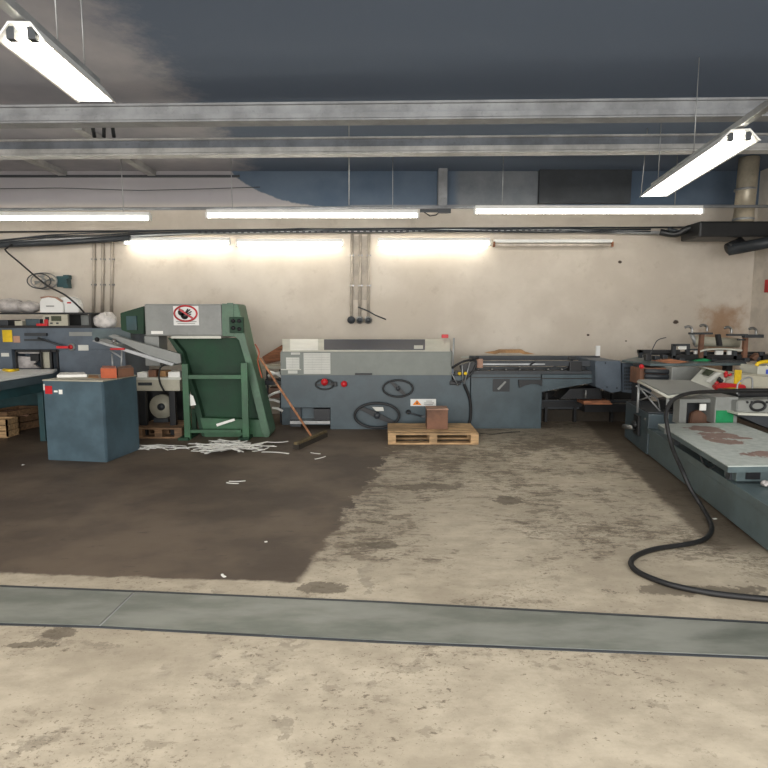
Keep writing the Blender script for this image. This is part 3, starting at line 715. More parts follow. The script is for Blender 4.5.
pallet(135, 182, 438.5, 'old brown wooden pallet on the floor under the beige work table', 'oldwood', Dp=.6)

# ------------------------------------------------------------------ left blue machine
YM = 8.0
t = thing('folding_machine', G(60, 440), 'slate-blue paper machine with stickers and a shelf on top at the left edge', 'machine')
m = MB().pb(-90, 328, 127, 349.5, YM, .8, .006); m.pb(58.5, 349.5, 127, 392, YM, .8); m.pb(-90, 349.5, 14.5, 392, YM, .8); m.pb(14.5, 369, 58.5, 392, YM, .8); m.pb(14.5, 349.5, 58.5, 369, YM + .3, .5)
MB().pb(-90, 392, 127, 421.5, YM + .68, .08).build('lower_panel', 'teal', t)
for x in (-60, 60, 120):
    a = D(x, 391, YM + .1); MB().box(a.x - .05, a.x + .05, YM + .1, YM + .2, 0, a.z).build('leg', 'dark', t); MB().box(a.x - .05, a.x + .05, YM + .65, YM + .75, 0, a.z).build('leg', 'dark', t)
m.build('body', 'blue2', t)
m = MB().pb(92, 329, 131, 340, YM - .02, .05); m.build('top_flange', 'base', t)
w_ = MB().pb(14.5, 350, 58.5, 352, YM - .02, .04); w_.pb(14.5, 350, 17, 369, YM - .02, .04); w_.pb(56, 350, 58.5, 369, YM - .02, .04); w_.pb(39.5, 350, 42, 369, YM - .02, .04); w_.pb(50, 350, 52.5, 369, YM - .02, .04)
wf = w_.build('window_frame', 'black', t)
m = MB().pb(42.5, 352, 50, 368, YM + .05, .02); m.build('yellowed_panel', 'beige', wf)
m = MB().pp([(17, 356), (30, 357), (36, 362), (33, 364), (39, 368), (17, 368)], YM + .1, .05); m.pb(18, 352, 39, 353.5, YM + .05, .02); m.build('rollers_inside', 'film', wf)
MB().pb(30, 354, 39, 361, YM + .08, .03).build('dark_block', 'black', wf)
MB().pb(2, 330, 12.5, 342, YM - .006, .008).build('yellow_sticker', 'yellow', t)
MB().pb(13, 336, 20, 342.5, YM - .006, .008).build('round_sticker', 'rusttop', t)
MB().pb(1, 353, 9, 356.5, YM - .006, .008).build('label', 'form', t)
MB().pb(69, 332, 92, 336, YM - .006, .008).build('name_plate', 'grey', t)
MB().pb(78, 345, 88.5, 350.5, YM - .006, .008).build('label', 'form', t)
m = MB().pb(24, 333, 46, 336, YM - .05, .05, .005); m.pb(24, 339, 42, 341, YM - .04, .04); m.build('bracket', 'dark', t)
MB().cyl(D(38, 338, YM - .06), D(62, 346, YM - .08), .014, 8).build('lever', 'dark', t)
m = MB().pb(56, 346, 68, 348.5, YM - .1, .04, .006); m.build('red_grip', 'red', t)
c = D(71, 347, YM - .03); m = MB().cyl(c, c + Vector((0, .04, 0)), .05, 20); kb = m.build('dial', 'grey', t); MB().cyl(c - Vector((0, .02, 0)), c, .03, 16).build('dial_knob', 'red', kb)
# shelf on top: black frame
ts = thing('rack_shelf', D(40, 328, YM + .1), 'black framed shelf standing on the slate-blue machine at the left edge', 'shelf')
m = MB().pb(-70, 312.5, 92, 314.2, YM + .0, .5); m.build('top_board', 'black', ts)
m = MB().pb(-70, 325.5, 92, 328, YM + .0, .5); m.build('bottom_board', 'black', ts)
for x in (90, 69): MB().pb(x - 1, 314, x + 1, 326, YM + .0, .5).build('side_panel', 'black', ts)
MB().pb(71, 315, 89, 325.5, YM + .3, .05).build('back_panel', 'grey', ts)
t = thing('control_box', D(55, 327, YM), 'beige control box with a small display on the left shelf', 'control box')
m = MB().pb(42.5, 314.5, 68, 325.8, YM - .04, .35, .008); m.build('casing', 'beige', t)
MB().pb(51, 316, 61, 321, YM - .05, .012).build('display', 'lcd', t); MB().pb(45, 317, 48.5, 320, YM - .055, .02).build('knob', 'black', t)
for x in (50, 56): MB().pb(x, 322.5, x + 2, 324, YM - .055, .02).build('knob', 'dark', t)
MB().pb(44, 319.5, 48, 324, YM - .06, .015).build('red_button', 'red', t)
o = MB().pb(36, 323.5, 47, 326, YM - .08, .06, .006).build('red_pliers', 'red'); tag(o, 'red handled tool lying before the beige control box', 'tool')
o = MB().pb(14.5, 321, 22.5, 325.6, YM + .02, .1, .003).build('card_box', 'beige'); tag(o, 'small cream carton standing on the left shelf', 'box')
o = MB().pb(25, 319, 40, 325.6, YM + .1, .2, .008).build('blue_bin', 'blue'); tag(o, 'dark blue bin on the shelf between the cream carton and the control box', 'bin')
o = MB().pb(-30, 320, 8, 325.6, YM + .1, .3, .008).build('dark_case', 'dark'); tag(o, 'dark grey case on the shelf at the left edge', 'case')
t = thing('white_machine_cover', D(60, 312, YM), 'rounded white plastic covered device standing on top of the left shelf', 'device')
pts = [(40, 312.5), (39.5, 302), (42, 298), (48, 296.5), (56, 297.5), (61, 301), (63, 305), (63, 312.5)]
MB().pp(pts, YM, .35, .006).build('front_cover', 'white', t)
MB().pp([(56, 312.5), (62, 297.5), (70, 296.5), (76, 299), (79, 306), (78.5, 312.5)], YM + .05, .13, .01).build('rear_cover', 'white', t)
MB().pp([(40, 297), (48, 295.8), (56, 297), (62, 301), (61, 302), (55, 298.2), (48, 297.2), (41, 298.5)], YM - .01, .04).build('red_edge', 'rusttop', t)
MB().pb(46, 305.5, 54, 306.8, YM - .005, .01).build('label', 'ink', t); MB().pb(67, 302, 71, 303.5, YM + .045, .01).build('mark', 'red', t)
for i, (cx, cy, rx, rz, lb) in enumerate(((10, 304, .22, .10, 'crumpled grey plastic film bundle at the left edge on top of the shelf'), (29, 305, .14, .085, 'crumpled grey plastic film bundle beside the white device on top of the shelf'))):
    c = D(cx, cy, YM + .2); m = MB().blob((c.x, c.y, D(0, 312.5, YM + .2).z + rz * .9), rx, .16, rz, .08, i)
    o = m.build('plastic_film_bundle', 'film'); tag(o, lb, 'plastic film', 'plastic film bundles on the shelf')
c = D(106, 321, YM + .15); o = MB().blob((c.x, c.y, D(0, 328, YM + .1).z + .10), .16, .13, .11, .14, 5).build('plastic_bag', 'bag'); tag(o, 'crumpled white plastic bag lying on the slate-blue machine', 'bag')
# delivery chute
t = thing('delivery_chute', D(135, 350, 7.6), 'light grey metal chute sloping down from the slate-blue machine to the green hopper', 'chute')
m = MB().pp([(108, 336), (112, 334.8), (180, 354), (181, 363), (174, 364), (150, 356)], 7.55, .04); m.build('side_plate', 'grey', t)
m = MB().pp([(92, 341), (95, 339.5), (150, 356), (174, 363.5), (172, 366), (150, 359.5)], 7.5, .3); m.build('floor_plate', 'alu', t)
m = MB().pp([(112, 334.5), (114, 334.5), (181, 354), (180, 356)], 7.85, .03); m.build('side_plate', 'grey', t)
MB().cyl(D(97, 339.5, 7.45), D(97, 339.5, 7.8), .03, 12).build('roller', 'black', t)
MB().cyl(D(114, 341, 7.5), D(114, 341, 7.56), .03, 12).build('bolt', 'steel', t)
MB().pb(110, 348, 124, 350, 7.46, .05, .006).build('red_lever', 'red', t)
for a, b in (((110, 350), (122, 358)), ((122, 350), (121, 372)), ((112, 354), (113, 372))): MB().cyl(D(*a, 7.56), D(*b, 7.56), .012, 8).build('strut', 'alu', t)
# left table
t = thing('white_table', G(10, 430), 'white-topped table reaching in from the left edge beside the blue cabinet', 'table')
zt = .88
P = [G(x, y, zt) for x, y in ((-60, 391), (53, 373.5), (57, 371.3))]; P += [P[2] + Vector((-1.5, 0, 0)), P[0] + Vector((-1.3, 0, 0))]
MB().prism(P, (0, 0, .03), .004).build('table_top', 'white', t)
Q = [p.copy() - Vector((0, 0, .10)) for p in P]; MB().prism(Q, (0, 0, .095)).build('apron', 'blue', t)
for p in (P[1] + Vector((0, -.12, 0)), P[0] + Vector((0, .1, 0)), P[3] + Vector((.3, -.15, 0)), P[4] + Vector((.3, .1, 0))):
    q = p; x = q.x - .12; MB().box(x - .035, x + .035, q.y - .0, q.y + .07, 0, zt - .1, .004).build('leg', 'teal', t)
Q = [P[0] + Vector((-.06, .1, 0)), P[1] + Vector((-.06, -.1, 0))]; MB().prism([Vector((Q[0].x, Q[0].y, .66)), Vector((Q[1].x, Q[1].y, .66)), Vector((Q[1].x, Q[1].y, .78)), Vector((Q[0].x, Q[0].y, .78))], (-.03, 0, 0)).build('modesty_panel', 'teal', t)
o = MB().tube(smooth([G(4, 370, .92), G(10, 370.5, .93), G(18, 370, .92)]), .02, 8).build('yellow_tape_roll', 'yellow'); tag(o, 'small yellow strap lying at the back of the white-topped table', 'strap')
# crates
def crate(pix, h, label, mat):
    P = [G(*p) if isinstance(p, tuple) else G(*p[:2]) + Vector((p[2], p[3], 0)) for p in pix]; t = thing('wooden_crate', P[0], label, 'crate', 'wooden crates under the white table')
    n = len(P); cen = sum(P, Vector()) / n
    for i in range(n):
        a, b = P[i], P[(i + 1) % n]; inn = (cen - (a + b) / 2).normalized() * .02
        for k in range(3):
            z0 = .02 + k * h / 3
            MB().prism([a + Vector((0, 0, z0)), b + Vector((0, 0, z0)), b + inn + Vector((0, 0, z0)), a + inn + Vector((0, 0, z0))], (0, 0, h / 3 - .012)).build('side_board', mat, t)
    MB().prism([p + (cen - p) * .03 for p in P], (0, 0, .03)).build('bottom', mat, t)
    fl = MB(); fl.blob((cen.x, cen.y, h * .75), (P[1] - P[0]).length * .33, .14, h * .2, .15, 3); fl.build('contents', 'rusttop', t)
    return t
crate([(9, 433), (45, 425.5), [45, 425.5, -.4, .04], [9, 433, -.4, .04]], .29, 'brown wooden crate on the floor behind the left side of the blue cabinet', 'oldwood')
crate([(8, 438), [8, 438, 0, .26], [8, 438, -.6, .26], [8, 438, -.6, 0]], .24, 'pale wooden crate cut off at the left edge of the photo', 'pine')

# ------------------------------------------------------------------ blue cabinet
P = [G(48, 460), G(107, 462.5), G(140, 449.5)]
P.append(P[0] + P[2] - P[1])
t = thing('blue_cabinet', P[1], 'teal-blue metal cabinet standing on the dark floor at the left', 'cabinet')
H = .905
MB().prism([p.copy() for p in P], (0, 0, H), .006).build('body', 'cab', t)
cen = sum(P, Vector()) / 4
MB().prism([p + (p - cen) * .012 + Vector((0, 0, H)) for p in P], (0, 0, .014), .003).build('top_board', 'beige', t)
def face(a, b, s0, s1, z0, z1, th):
    d = (b - a); n = Vector((d.y, -d.x, 0)).normalized()
    p = a + d * s0; q = a + d * s1
    return [p + Vector((0, 0, z0)), q + Vector((0, 0, z0)), q + Vector((0, 0, z1)), p + Vector((0, 0, z1))], n * th
pts, nv = face(P[0], P[1], .015, .985, .02, .9, .006); dr = MB().prism(pts, nv, .002).build('door', 'cab', t)
pts, nv = face(P[0], P[1], .04, .16, .76, .85, .010); MB().prism(pts, nv).build('red_sticker', 'red', dr)
pts, nv = face(P[0], P[1], .012, .04, .80, .87, .008); MB().prism(pts, nv).build('white_sticker', 'form', dr)
pts, nv = face(P[0], P[1], .19, .25, .78, .80, .010); MB().prism(pts, nv).build('white_mark', 'paper', dr)
pts, nv = face(P[0], P[1], .27, .33, .76, .81, .010); MB().prism(pts, nv).build('white_mark', 'paper', dr)
pts, nv = face(P[1], P[2], .02, .98, .03, .89, .004); MB().prism(pts, nv, .001).build('side_panel', 'cab', t)
ZT = H + .016
def on_top(pix, h, name, mat, label, cat):
    o = MB().prism([G(x, y, ZT) for x, y in pix], (0, 0, h), .002).build(name, mat); return tag(o, label, cat)
on_top([(57, 377.6), (87, 377), (84, 374.5), (60, 375)], .03, 'paper_stack', 'paper', 'stack of white sheets on top of the blue cabinet', 'paper')
on_top([(101, 378), (117, 378.3), (116, 375), (103, 374.8)], .11, 'copper_box', 'copper', 'shiny copper-coloured box on top of the blue cabinet', 'box')
on_top([(118, 378), (134, 376), (131, 373), (117, 375)], .10, 'dark_carton', 'rust', 'dark brown carton beside the copper box on the blue cabinet', 'box')
on_top([(88, 377.8), (99, 378.3), (98, 375.8), (89, 375.3)], .006, 'cardboard_sheet', 'card', 'small tan card lying between the papers and the copper box', 'cardboard')

# ------------------------------------------------------------------ broom
t = thing('push_broom', G(309, 444), 'wooden push broom leaning with its head on the dark floor beside the central machine', 'broom')
A = G(296, 449.5); B = G(325, 436.5); dv = (B - A).normalized(); nn = Vector((-dv.y, dv.x, 0)) * .035
MB().prism([A - nn + Vector((0, 0, .055)), B - nn + Vector((0, 0, .055)), B + nn + Vector((0, 0, .055)), A + nn + Vector((0, 0, .055))], (0, 0, .035), .006).build('head', 'headw', t)
MB().prism([A - nn * 1.15, B - nn * 1.15, B + nn * 1.15, A + nn * 1.15], (0, 0, .057)).build('bristles', 'bristle', t)
mid = (A + B) / 2 + Vector((0, 0, .09))
top = D(260, 358, 7.5)
MB().cyl(mid, top, .015, 10).build('handle', 'stickw', t)
# ------------------------------------------------------------------ paper scraps on the floor
def strip(px, py, L, Wd, ang, z, curl):
    c = G(px, py, z); n = 6; V = []; ca, sa = math.cos(ang), math.sin(ang)
    for i in range(n + 1):
        s_ = (i / n - .5) * L; bend = curl * (s_ / L) ** 2 * L
        for sg_ in (-1, 1):
            lx, ly = s_, sg_ * Wd / 2 + bend
            for h in (0, .004): V.append((c.x + lx * ca - ly * sa, c.y + lx * sa + ly * ca, z + h + abs(curl) * .02 * abs(s_) * 0))
    Fs = []
    for i in range(n):
        a = i * 4; b = a + 4; Fs += [(a, b, b + 2, a + 2), (a + 1, a + 3, b + 3, b + 1), (a, a + 1, b + 1, b), (a + 2, b + 2, b + 3, a + 3)]
    Fs += [(0, 2, 3, 1), (n * 4, n * 4 + 1, n * 4 + 3, n * 4 + 2)]
    m = MB(); m._new(V, Fs); return m
rnd = random.Random(11)
proto = []
for k in range(84):
    px = rnd.triangular(186, 280, 222); py = rnd.triangular(440, 453, 446)
    if px < 190: py = rnd.uniform(441, 448)
    m = strip(px, py, rnd.uniform(.08, .40), rnd.uniform(.012, .042), rnd.gauss(0, .9), .003 + .0009 * k, rnd.uniform(-.8, .8))
    o = m.build('paper_strip', 'paper'); tag(o, 'thin white paper strip in the scattered heap at the foot of the green hopper', 'paper strip', 'paper strips at the foot of the green hopper')
for k in range(26):
    px = rnd.uniform(139, 183); py = rnd.uniform(445, 449.5)
    m = strip(px, py, rnd.uniform(.08, .3), rnd.uniform(.01, .025), rnd.gauss(0, .3), .003 + .0008 * k, rnd.uniform(-.4, .4))
    o = m.build('paper_strip', 'paper'); tag(o, 'thin white paper strip in the row between the blue cabinet and the hopper', 'paper strip', 'paper strips in front of the old pallet')
for (px, py, L, ang, lb) in ((232, 483.5, .13, -.25, 'second white strip beside the lone one on the dark floor in front of the hopper'),
                             (237, 481.5, .16, .1, 'white paper strip lying alone on the dark floor in front of the hopper'),
                             (321, 458, .17, .9, 'white paper strip on the dark floor right of the broom head'),
                             (315, 453.5, .14, -.5, 'short white paper strip just in front of the broom head'),
                             (223, 576, .05, -.9, 'tiny white scrap near the front edge of the dark floor'),
                             (266, 542, .02, .4, 'tiny white speck in the middle of the dark floor'),
                             (23, 465, .025, .2, 'tiny white scrap on the dark floor left of the blue cabinet'),
                             (715, 519, .03, .2, 'small white scrap on the floor at the foot of the long right base')):
    o = strip(px, py, L, .016, ang, .003, .3).build('paper_scrap', 'paper'); tag(o, lb, 'paper scrap')
o = MB().prism([D(x, y, 7.55) for x, y in ((188.5, 393), (193, 396), (196, 405), (189, 406))], (0, .006, 0)).build('torn_paper', 'paper'); tag(o, 'torn white paper hanging beside the left post of the green hopper', 'paper')
tag(MB().prism([D(x, y, 7.52) for x, y in ((216, 424), (234, 418.5), (235, 420.5), (217, 426.5))], (0, .006, 0)).build('paper_strip', 'paper'), 'wide white strip slanting across the green hopper above its lower bar', 'paper strip')

# ------------------------------------------------------------------ the line of machines on the right
O = G(635, 447); Bn = G(768, 557); du = (Bn - O).normalized(); dvv = Vector((-du.y, du.x, 0))
if dvv.x < 0: dvv = -dvv
LM = Matrix(((du.x, dvv.x, 0, O.x), (du.y, dvv.y, 0, O.y), (0, 0, 1, 0), (0, 0, 0, 1)))   # local: x towards camera, y to the right
t = thing('conveyor_base', O, 'long low grey-green machine base running along the right edge towards the camera', 'machine base')
MB(LM).box(.35, 4.6, .02, .9, .02, .33, .01).build('base_box', 'base', t)
MB(LM).box(.35, 4.6, .0, .04, .27, .335, .004).build('edge_rail', 'base', t)
MB(LM).box(-.55, .5, .0, .75, .02, .50, .012).build('end_housing', 'blue', t)
MB(LM).box(-.5, .45, .01, .74, .50, .515, .004).build('end_cover', 'dark', t)
MB(LM).box(.36, 4.6, .06, .86, .0, .02).build('plinth', 'black', t)
MB(LM).box(-.5, .36, .06, .7, .0, .02).build('plinth', 'black', t)
m = MB(LM)
m.cyl((.1, -.07, .30), (.1, .0, .30), .05, 16); m.box(-.02, .2, -.03, 0, .18, .42, .006); m.build('coupling', 'black', t)
MB(LM).cyl((-.1, -.12, .24), (.1, -.05, .26), .03, 12).build('bolt', 'steel', t)
m = MB(LM); m.cyl((.36, .01, .42), (.40, .01, .42), .02, 10); m.build('screw', 'steel', t)
c = G(766, 504, .3); MB().cyl(c, c + Vector((.02, .03, 0)) , .02, 12).build('orange_button', 'orange', t)

zt = .5
t = thing('feed_table', G(700, 450, zt), 'flat pale table plate with peeling paint at the right edge above the low base', 'table')
P = [G(x, y, zt) for x, y in ((658, 424.5), (738, 423.5), (800, 446), (810, 466), (728, 467))]
MB().prism(P, (0, 0, .008)).build('painted_surface', 'peel', t)
P2 = [p - Vector((0, 0, .045)) for p in P]; MB().prism(P2, (0, 0, .044), .003).build('plate', 'base', t)
cen = sum(P, Vector()) / len(P)
for p, s_ in ((P[0], .25), (P[4], .3), (P[1], .2)):
    q = p + (cen - p) * s_; MB().box(q.x - .03, q.x + .03, q.y - .03, q.y + .03, .336, zt - .046).build('support', 'dark', t)
q = G(752, 474, .40); MB(Matrix.Translation(q)).box(-.12, .14, .0, .16, -.06, .05, .005).build('bracket', 'base', t)
MB(Matrix.Translation(q)).box(-.05, .06, -.01, .0, -.04, .03).build('recess', 'dkglass', t)
pipe('thin_cable', smooth([G(700, 455, .45), G(704, 464, .38), G(710, 468, .36), G(716, 464, .4), G(708, 462, .42)]), .006, 'rubber', 'thin black cable looped below the left edge of the peeling table', 'cable')
c = G(765, 486, .345); o = MB().blob((c.x, c.y, c.z + .02), .03, .03, .022, .2, 3).build('crumpled_foil', 'film'); tag(o, 'small crumpled silver foil on the low base at the right edge', 'foil')

# grey unit behind the table
YU = 6.15
t = thing('grey_head_unit', D(700, 424, YU), 'light grey machine head with a green sticker and a round vent behind the peeling table', 'machine head')
m = MB().pb(680, 402, 686, 424, YU, .14, .005); m.pb(680, 399, 716, 403, YU, .2, .01); m.pb(686, 403, 716, 424, YU + .25, .2); m.build('frame', 'grey', t)
MB().pb(686, 403, 699, 424, YU + .1, .12).build('opening', 'dkglass', t)
MB().pp([(692, 413), (700, 410), (708, 416), (713, 424), (690, 424)], YU + .05, .15, .01).build('dark_casting', 'rust', t)
MB().pb(700, 404, 706, 410.5, YU + .0, .01).build('label', 'paper', t)
m = MB().pb(716, 397, 737, 424, YU - .1, .6, .012); m.build('left_housing', 'grey', t)
MB().pb(716.5, 410.5, 733, 424, YU - .108, .01).build('green_sticker', 'stick', t)
m = MB().pp([(737, 401), (790, 399), (790, 420), (768, 415), (737, 412)], YU - .2, .7, .01); m.build('right_housing', 'grey', t)
c = D(758, 406, YU - .21); MB().ring(c, .075, .014, n=30, sz=.62).build('round_vent', 'black', t)
for x in (747.5, 752, 767): 
    q = D(x, 402.3, YU - .205); MB().cyl(q, q + Vector((0, .02, 0)), .013, 10).build('screw', 'black', t)
m = MB().pb(738, 392.5, 795, 397.5, YU + .0, .4, .02); m.build('black_top_pad', 'black', t)
m = MB().pp([(735, 414), (768, 416), (790, 420), (790, 436), (760, 425)], YU - .25, .25, .008); m.build('lower_shroud', 'dark', t)
m = MB().pp([(738, 413), (792, 414), (792, 417), (738, 415)], YU - .3, .2); m.build('ledge', 'ltop', t)
m = MB().tube(smooth([D(737, 394, YU - .05), D(738, 384, YU - .05), D(746, 378, YU - .05), D(752, 379, YU - .05), D(752, 392, YU - .05)]), .009, 8); m.build('bent_rod', 'alu', t)

# open frame with tubes (between end housing and unit)
t = thing('tube_frame', D(655, 412, 6.9), 'light open tube frame with a flat grey shelf on the right machine line', 'frame')
zs = .88
Ps = [G(x, y, zs) for x, y in ((638, 381), (668, 396.5), (712, 391), (690, 382))]
MB().prism(Ps, (0, 0, .02), .003).build('shelf_plate', 'grey', t)
MB().cyl(G(668, 397, zs), G(711, 391.5, zs), .013, 8).build('front_rail', 'ltop', t); MB().cyl(G(638, 381.5, zs), G(668, 397, zs), .013, 8).build('front_rail', 'ltop', t)
for p in ((639, 381.5), (668, 396)):
    a = G(*p, zs); MB().cyl((a.x, a.y, .52), (a.x, a.y, zs), .014, 8).build('leg', 'alu', t)
for (a, b) in (((638, 386), (661, 412)), ((668, 408), (650, 416)), ((668, 402), (676, 398)), ((655, 420), (680, 408)), ((640, 400), (652, 396))):
    MB().cyl(D(*a, 6.9), D(*b, 6.7), .010, 8).build('rod', 'alu', t)
MB().tube(smooth([D(636, 386, 6.9), D(650, 393, 6.9), D(658, 400, 6.9), D(660, 410, 6.9)]), .010, 8).build('curved_rod', 'alu', t)
m = MB().pp([(664, 400), (678, 398), (678, 408), (666, 410)], 6.75, .2, .01); m.build('gear_block', 'black', t)
# folder bed with perforated side beyond
t = thing('folder_body', D(680, 400, 7.6), 'grey flat-topped folder body with dark rollers behind the tube frame', 'machine')
m = MB().pp([(622.5, 363), (650, 364), (652, 392), (640, 394), (622.5, 392)], 8.2, .6, .008); m.build('side_box', 'blue2', t)
m = MB()
for i in range(9):
    for k in range(7): m.pb(624.5 + i * 1.6, 367 + k * 3.4, 625.3 + i * 1.6, 369.4 + k * 3.4, 8.19, .01)
m.build('ventilation_slots', 'dark', t)
m = MB().prism([G(x, y, .98) for x, y in ((622, 362), (650, 366), (745, 365.5), (742, 359), (640, 358))], (0, 0, .03), .004); m.build('bed', 'base', t)
m = MB().pb(640, 368, 673, 384, 7.5, .3, .01); m.build('inner_recess', 'rust', t)
for y in (371, 376, 380): MB().cyl(D(645, y, 7.44), D(672, y + 1, 7.44), .03, 12).build('roller', 'dark', t)
m = MB().pb(672, 367, 705, 381, 7.35, .5, .01); m.build('front_panel', 'grey', t)
MB().cyl(D(641.5, 366.5, 7.4), D(641.5, 366.5, 7.5), .03, 14).build('red_button', 'red', t)
m = MB().pp([(654, 361), (672, 359), (690, 362), (672, 364)], 7.6, .1); m.build('wood_strip', 'plank', t)
# legs to the floor
for x in (632, 672, 720): 
    a = D(x, 380, 7.9); MB().box(a.x - .04, a.x + .04, 7.7, 7.8, 0, 1.0).build('leg', 'black', t)
# console
YC = 6.9
t = thing('control_console', D(735, 392, YC), 'beige sloping control console with red buttons and a small display', 'control console')
pl = [D(689, 382, YC - .15), D(715, 390, YC - .25), D(738, 373.5, YC + .05), D(704, 366.5, YC + .2)]
m = MB().prism(pl, (0, .02, -.03), .004); m.build('panel', 'ltop', t)
m = MB().pp([(715, 390.5), (738, 374), (800, 380), (800, 394), (716, 394)], YC - .15, .4, .008); m.build('cabinet', 'beige', t)
m = MB().pp([(704, 368), (738, 373), (800, 377), (800, 381), (735, 377)], YC + .05, .3); m.build('top_cover', 'beige', t)
def onp(u, v, l=.0):
    a = pl[0] * (1 - u) + pl[1] * u; b = pl[3] * (1 - u) + pl[2] * u
    return a * (1 - v) + b * v + Vector((0, -.02, .012)) * l
MB().prism([onp(.12, .5, 1), onp(.38, .5, 1), onp(.38, .85, 1), onp(.12, .85, 1)], (0, -.008, .006)).build('display', 'lcd', t)
MB().prism([onp(.45, .2, .8), onp(.62, .2, .8), onp(.62, .8, .8), onp(.45, .8, .8)], (0, -.004, .003)).build('keypad', 'form', t)
for (u, v, mt) in ((.72, .78, 'red'), (.80, .68, 'red'), (.90, .72, 'red'), (.74, .42, 'black'), (.86, .36, 'black'), (.82, .2, 'red')):
    MB().cyl(onp(u, v, .8), onp(u, v, .8) + Vector((0, -.035, .03)), .018, 12).build('button', mt, t)
t2 = MB().pb(735.5, 370, 741, 384, YC - .17, .02).build('yellow_band', 'yellow', t)
pipe_m = MB()
pipe_m.pp([(715, 386), (725, 383), (746, 385), (747, 390), (735, 392), (718, 391)], YC - .3, .08, .01)
o = pipe_m.build('red_strap_bundle', 'red'); tag(o, 'bundle of red strap lying under the console beside the yellow band', 'strap')
o = MB().pp([(723, 389), (738, 388), (747, 391), (742, 394), (724, 393.5)], YC - .4, .08, .01).build('yellow_strap_bundle', 'yellow'); tag(o, 'yellow strap folded on the machine just below the red strap', 'strap')
# suction feeder with hooks
YS = 8.1
t = thing('suction_feeder', D(700, 362, YS), 'dark feeder frame with four curved hooks on posts at the far right', 'feeder')
m = MB().pb(640, 352, 765, 355, YS + .2, .08); m.pb(640, 350, 680, 353, YS + .1, .1); m.pb(672, 355, 790, 361, YS, .3, .01); m.build('crossbeam', 'black', t)
for (x, y0, y1, d_) in ((673, 345, 358, 0), (687, 346, 358, .05), (640, 350, 358, .1), (704, 350, 360, 0), (734, 350, 361, 0), (760, 352, 364, 0)):
    MB().pb(x, y0, x + 2.5, y1, YS + d_, .05).build('upright', 'dark', t)
m = MB().pb(673, 344, 690, 346, YS, .05); m.pb(690, 349, 735, 350.5, YS + .02, .06); m.build('bar', 'dark', t)
m = MB().pb(679, 345.5, 690, 349.5, YS + .06, .03, .004); m.pb(695, 349.5, 701, 354, YS + .06, .03); m.pb(716, 350.5, 723, 357, YS + .06, .03); m.pb(728, 350.5, 733, 356.5, YS + .06, .03); m.build('paper_guides', 'paper', t)
MB().tube(smooth([D(700, 351.5, YS - .03), D(708, 349.5, YS - .03), D(725, 349, YS - .03), D(742, 350.5, YS - .03)]), .014, 8).build('pale_hose', 'ltop', t)
MB().cyl(D(695, 341, YS + .4), D(738, 343, YS + .4), .07, 20).build('roller_drum', 'beige', t)
MB().cyl(D(691, 333, YS + .4), D(697, 346, YS + .4), .03, 10).build('pump', 'alu', t)
MB().pp([(717, 334.5), (721, 334), (723, 346), (718.5, 346)], YS - .05, .06, .006).build('black_block', 'black', t)
def hook(px, py, post, side=1):
    a = D(px, py, YS - .05)
    m = MB().tube(smooth([D(px - 7 * side, py - 5.5, YS - .05), D(px - 3.5 * side, py - 6.5, YS - .05), D(px - .3, py - 4.8, YS - .05), D(px, py, YS - .05)]), .018, 8)
    m.build('curved_hook', 'steel', t)
    if post: MB().pb(px + post - 1.2, py, px + post + 1.2, 358, YS - .03, .05).build('post', 'rust', t)
hook(692, 333, 10); hook(707, 331.5, 0); hook(731.5, 333.5, 0); hook(756, 334.5, -10)
m = MB().pb(690, 332.5, 713, 334.5, YS - .05, .05, .004); m.pb(728, 334, 748, 336, YS - .05, .05, .004); m.pb(745, 334.5, 764, 337.8, YS - .06, .08, .008); m.pb(739, 339, 746, 340.5, YS - .03, .05); m.build('arm', 'dark', t)
for x, y in ((646, 354), (655, 356), (663, 355), (680, 358), (712, 359), (745, 358), (756, 357)): MB().pb(x, y, x + 5, y + 4, YS - .08, .1, .01).build('clamp', 'dark', t)
MB().pp([(694, 361), (705, 358.5), (712, 360.5), (700, 363.5)], YS - .15, .1, .004).build('teal_part', 'stick', t)
MB().pp([(752, 358), (758, 353), (759, 356), (756, 361)], YS - .1, .08).build('lever', 'rust', t)
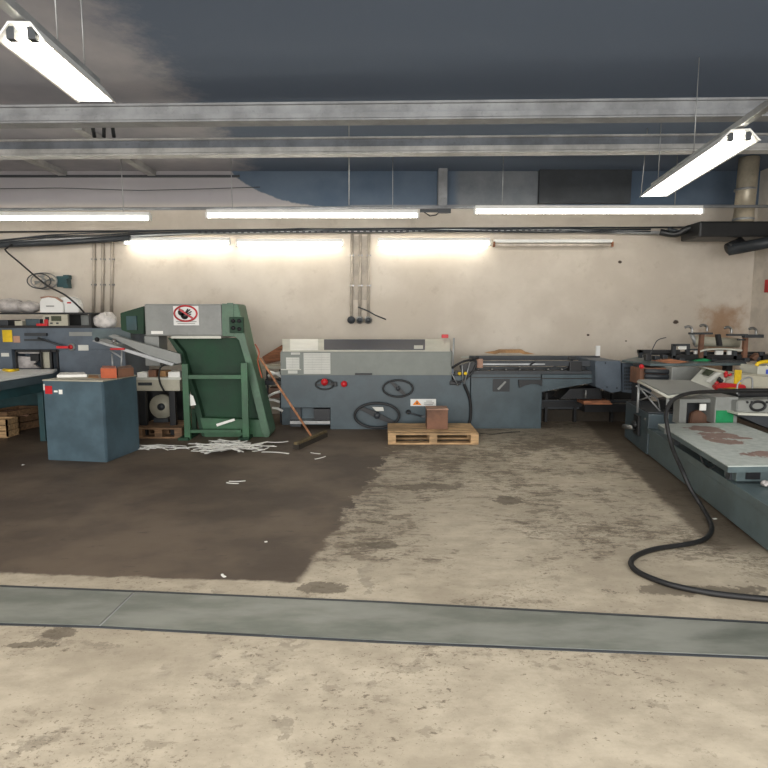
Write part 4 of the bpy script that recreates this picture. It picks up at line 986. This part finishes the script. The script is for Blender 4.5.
# paper tray and things on the bed
for (pix, Y, mat, nm, lb, cat) in (
    ([(718, 362), (745, 361), (748, 365), (722, 366)], 7.7, 'dark', 'dark_tray', 'dark flat tray on the folder bed before the feeder posts', 'tray'),):
    o = MB().pp(pix, Y, .3, .004).build(nm, mat); tag(o, lb, cat)
t = thing('gooseneck_arm', D(649, 360, 7.8), 'small black gauge on the bed with a thin antenna-like arm', 'arm')
MB().pb(646.5, 354, 651.5, 361, 7.75, .08, .01).build('base', 'black', t)
MB().tube(smooth([D(650, 355, 7.78), D(654, 346, 7.78), D(658, 340, 7.78), D(666, 337.5, 7.78)]), .006, 6).build('arm', 'dark', t)
# bin right edge
t = thing('white_bin', D(762, 376, 7.0), 'white container with a yellow rim and blue mark at the right edge', 'container')
MB().pb(758, 366, 790, 378, 7.0, .35, .01).build('body', 'ltop', t); MB().pb(766.5, 369.5, 775, 374, 6.99, .02).build('blue_mark', 'bluep', t)
MB().tube(smooth([D(756.5, 366, 7.0), D(758, 363.5, 7.0), D(764, 361.8, 7.0), D(775, 361.5, 7.0)]), .022, 8).build('yellow_rim', 'yellow', t)
# big black cable
pts = [D(768, 390.5, 5.4), D(745, 390.5, 5.4), D(720, 391.5, 5.35), D(695, 392.5, 5.25), D(680, 396, 5.15), D(670, 403, 5.1), D(666, 414, 5.05), D(667, 424, 5.0), D(672, 447, 4.9)]
g = [(682, 470, .35, 1), (690, 488, .22, 1), (700, 504, .10, 1), (709, 519, .03, 1), (711.5, 530, .02, 1), (704, 539.5, .02, 1), (685, 544.5, .02, 1), (655, 549, .02, 1), (636, 556, .02, 1), (631, 564, .02, 1), (640, 573, .02, 1), (668, 584, .02, 1), (705, 592, .02, 1), (740, 596.5, .02, 1), (790, 601, .02, 1), (830, 604, .02, 1)]
pts += [G(x, y, z) for x, y, z, _ in g]
pipe('power_cable', smooth([D(800, 391, 5.45)] + pts, 6), .018, 'rubber', 'thick black power cable curving from the right machine line down over the light floor', 'cable')
# floor bits along the main machine
o = MB().box(5.96, 6.05, 9.0, 9.16, 2.0, 2.2, .01).build('alarm_box', 'red'); tag(o, 'small red alarm box on the right wall at the very edge of the photo', 'alarm box')
pipe('floor_cable', smooth([G(470, 432), G(490, 434.5), G(505, 433), G(520, 432)]), .009, 'rubber', 'thin black cable on the floor right of the pallet', 'cable')
for o in list(bpy.data.objects):
    if '_org' in o: del o['_org']
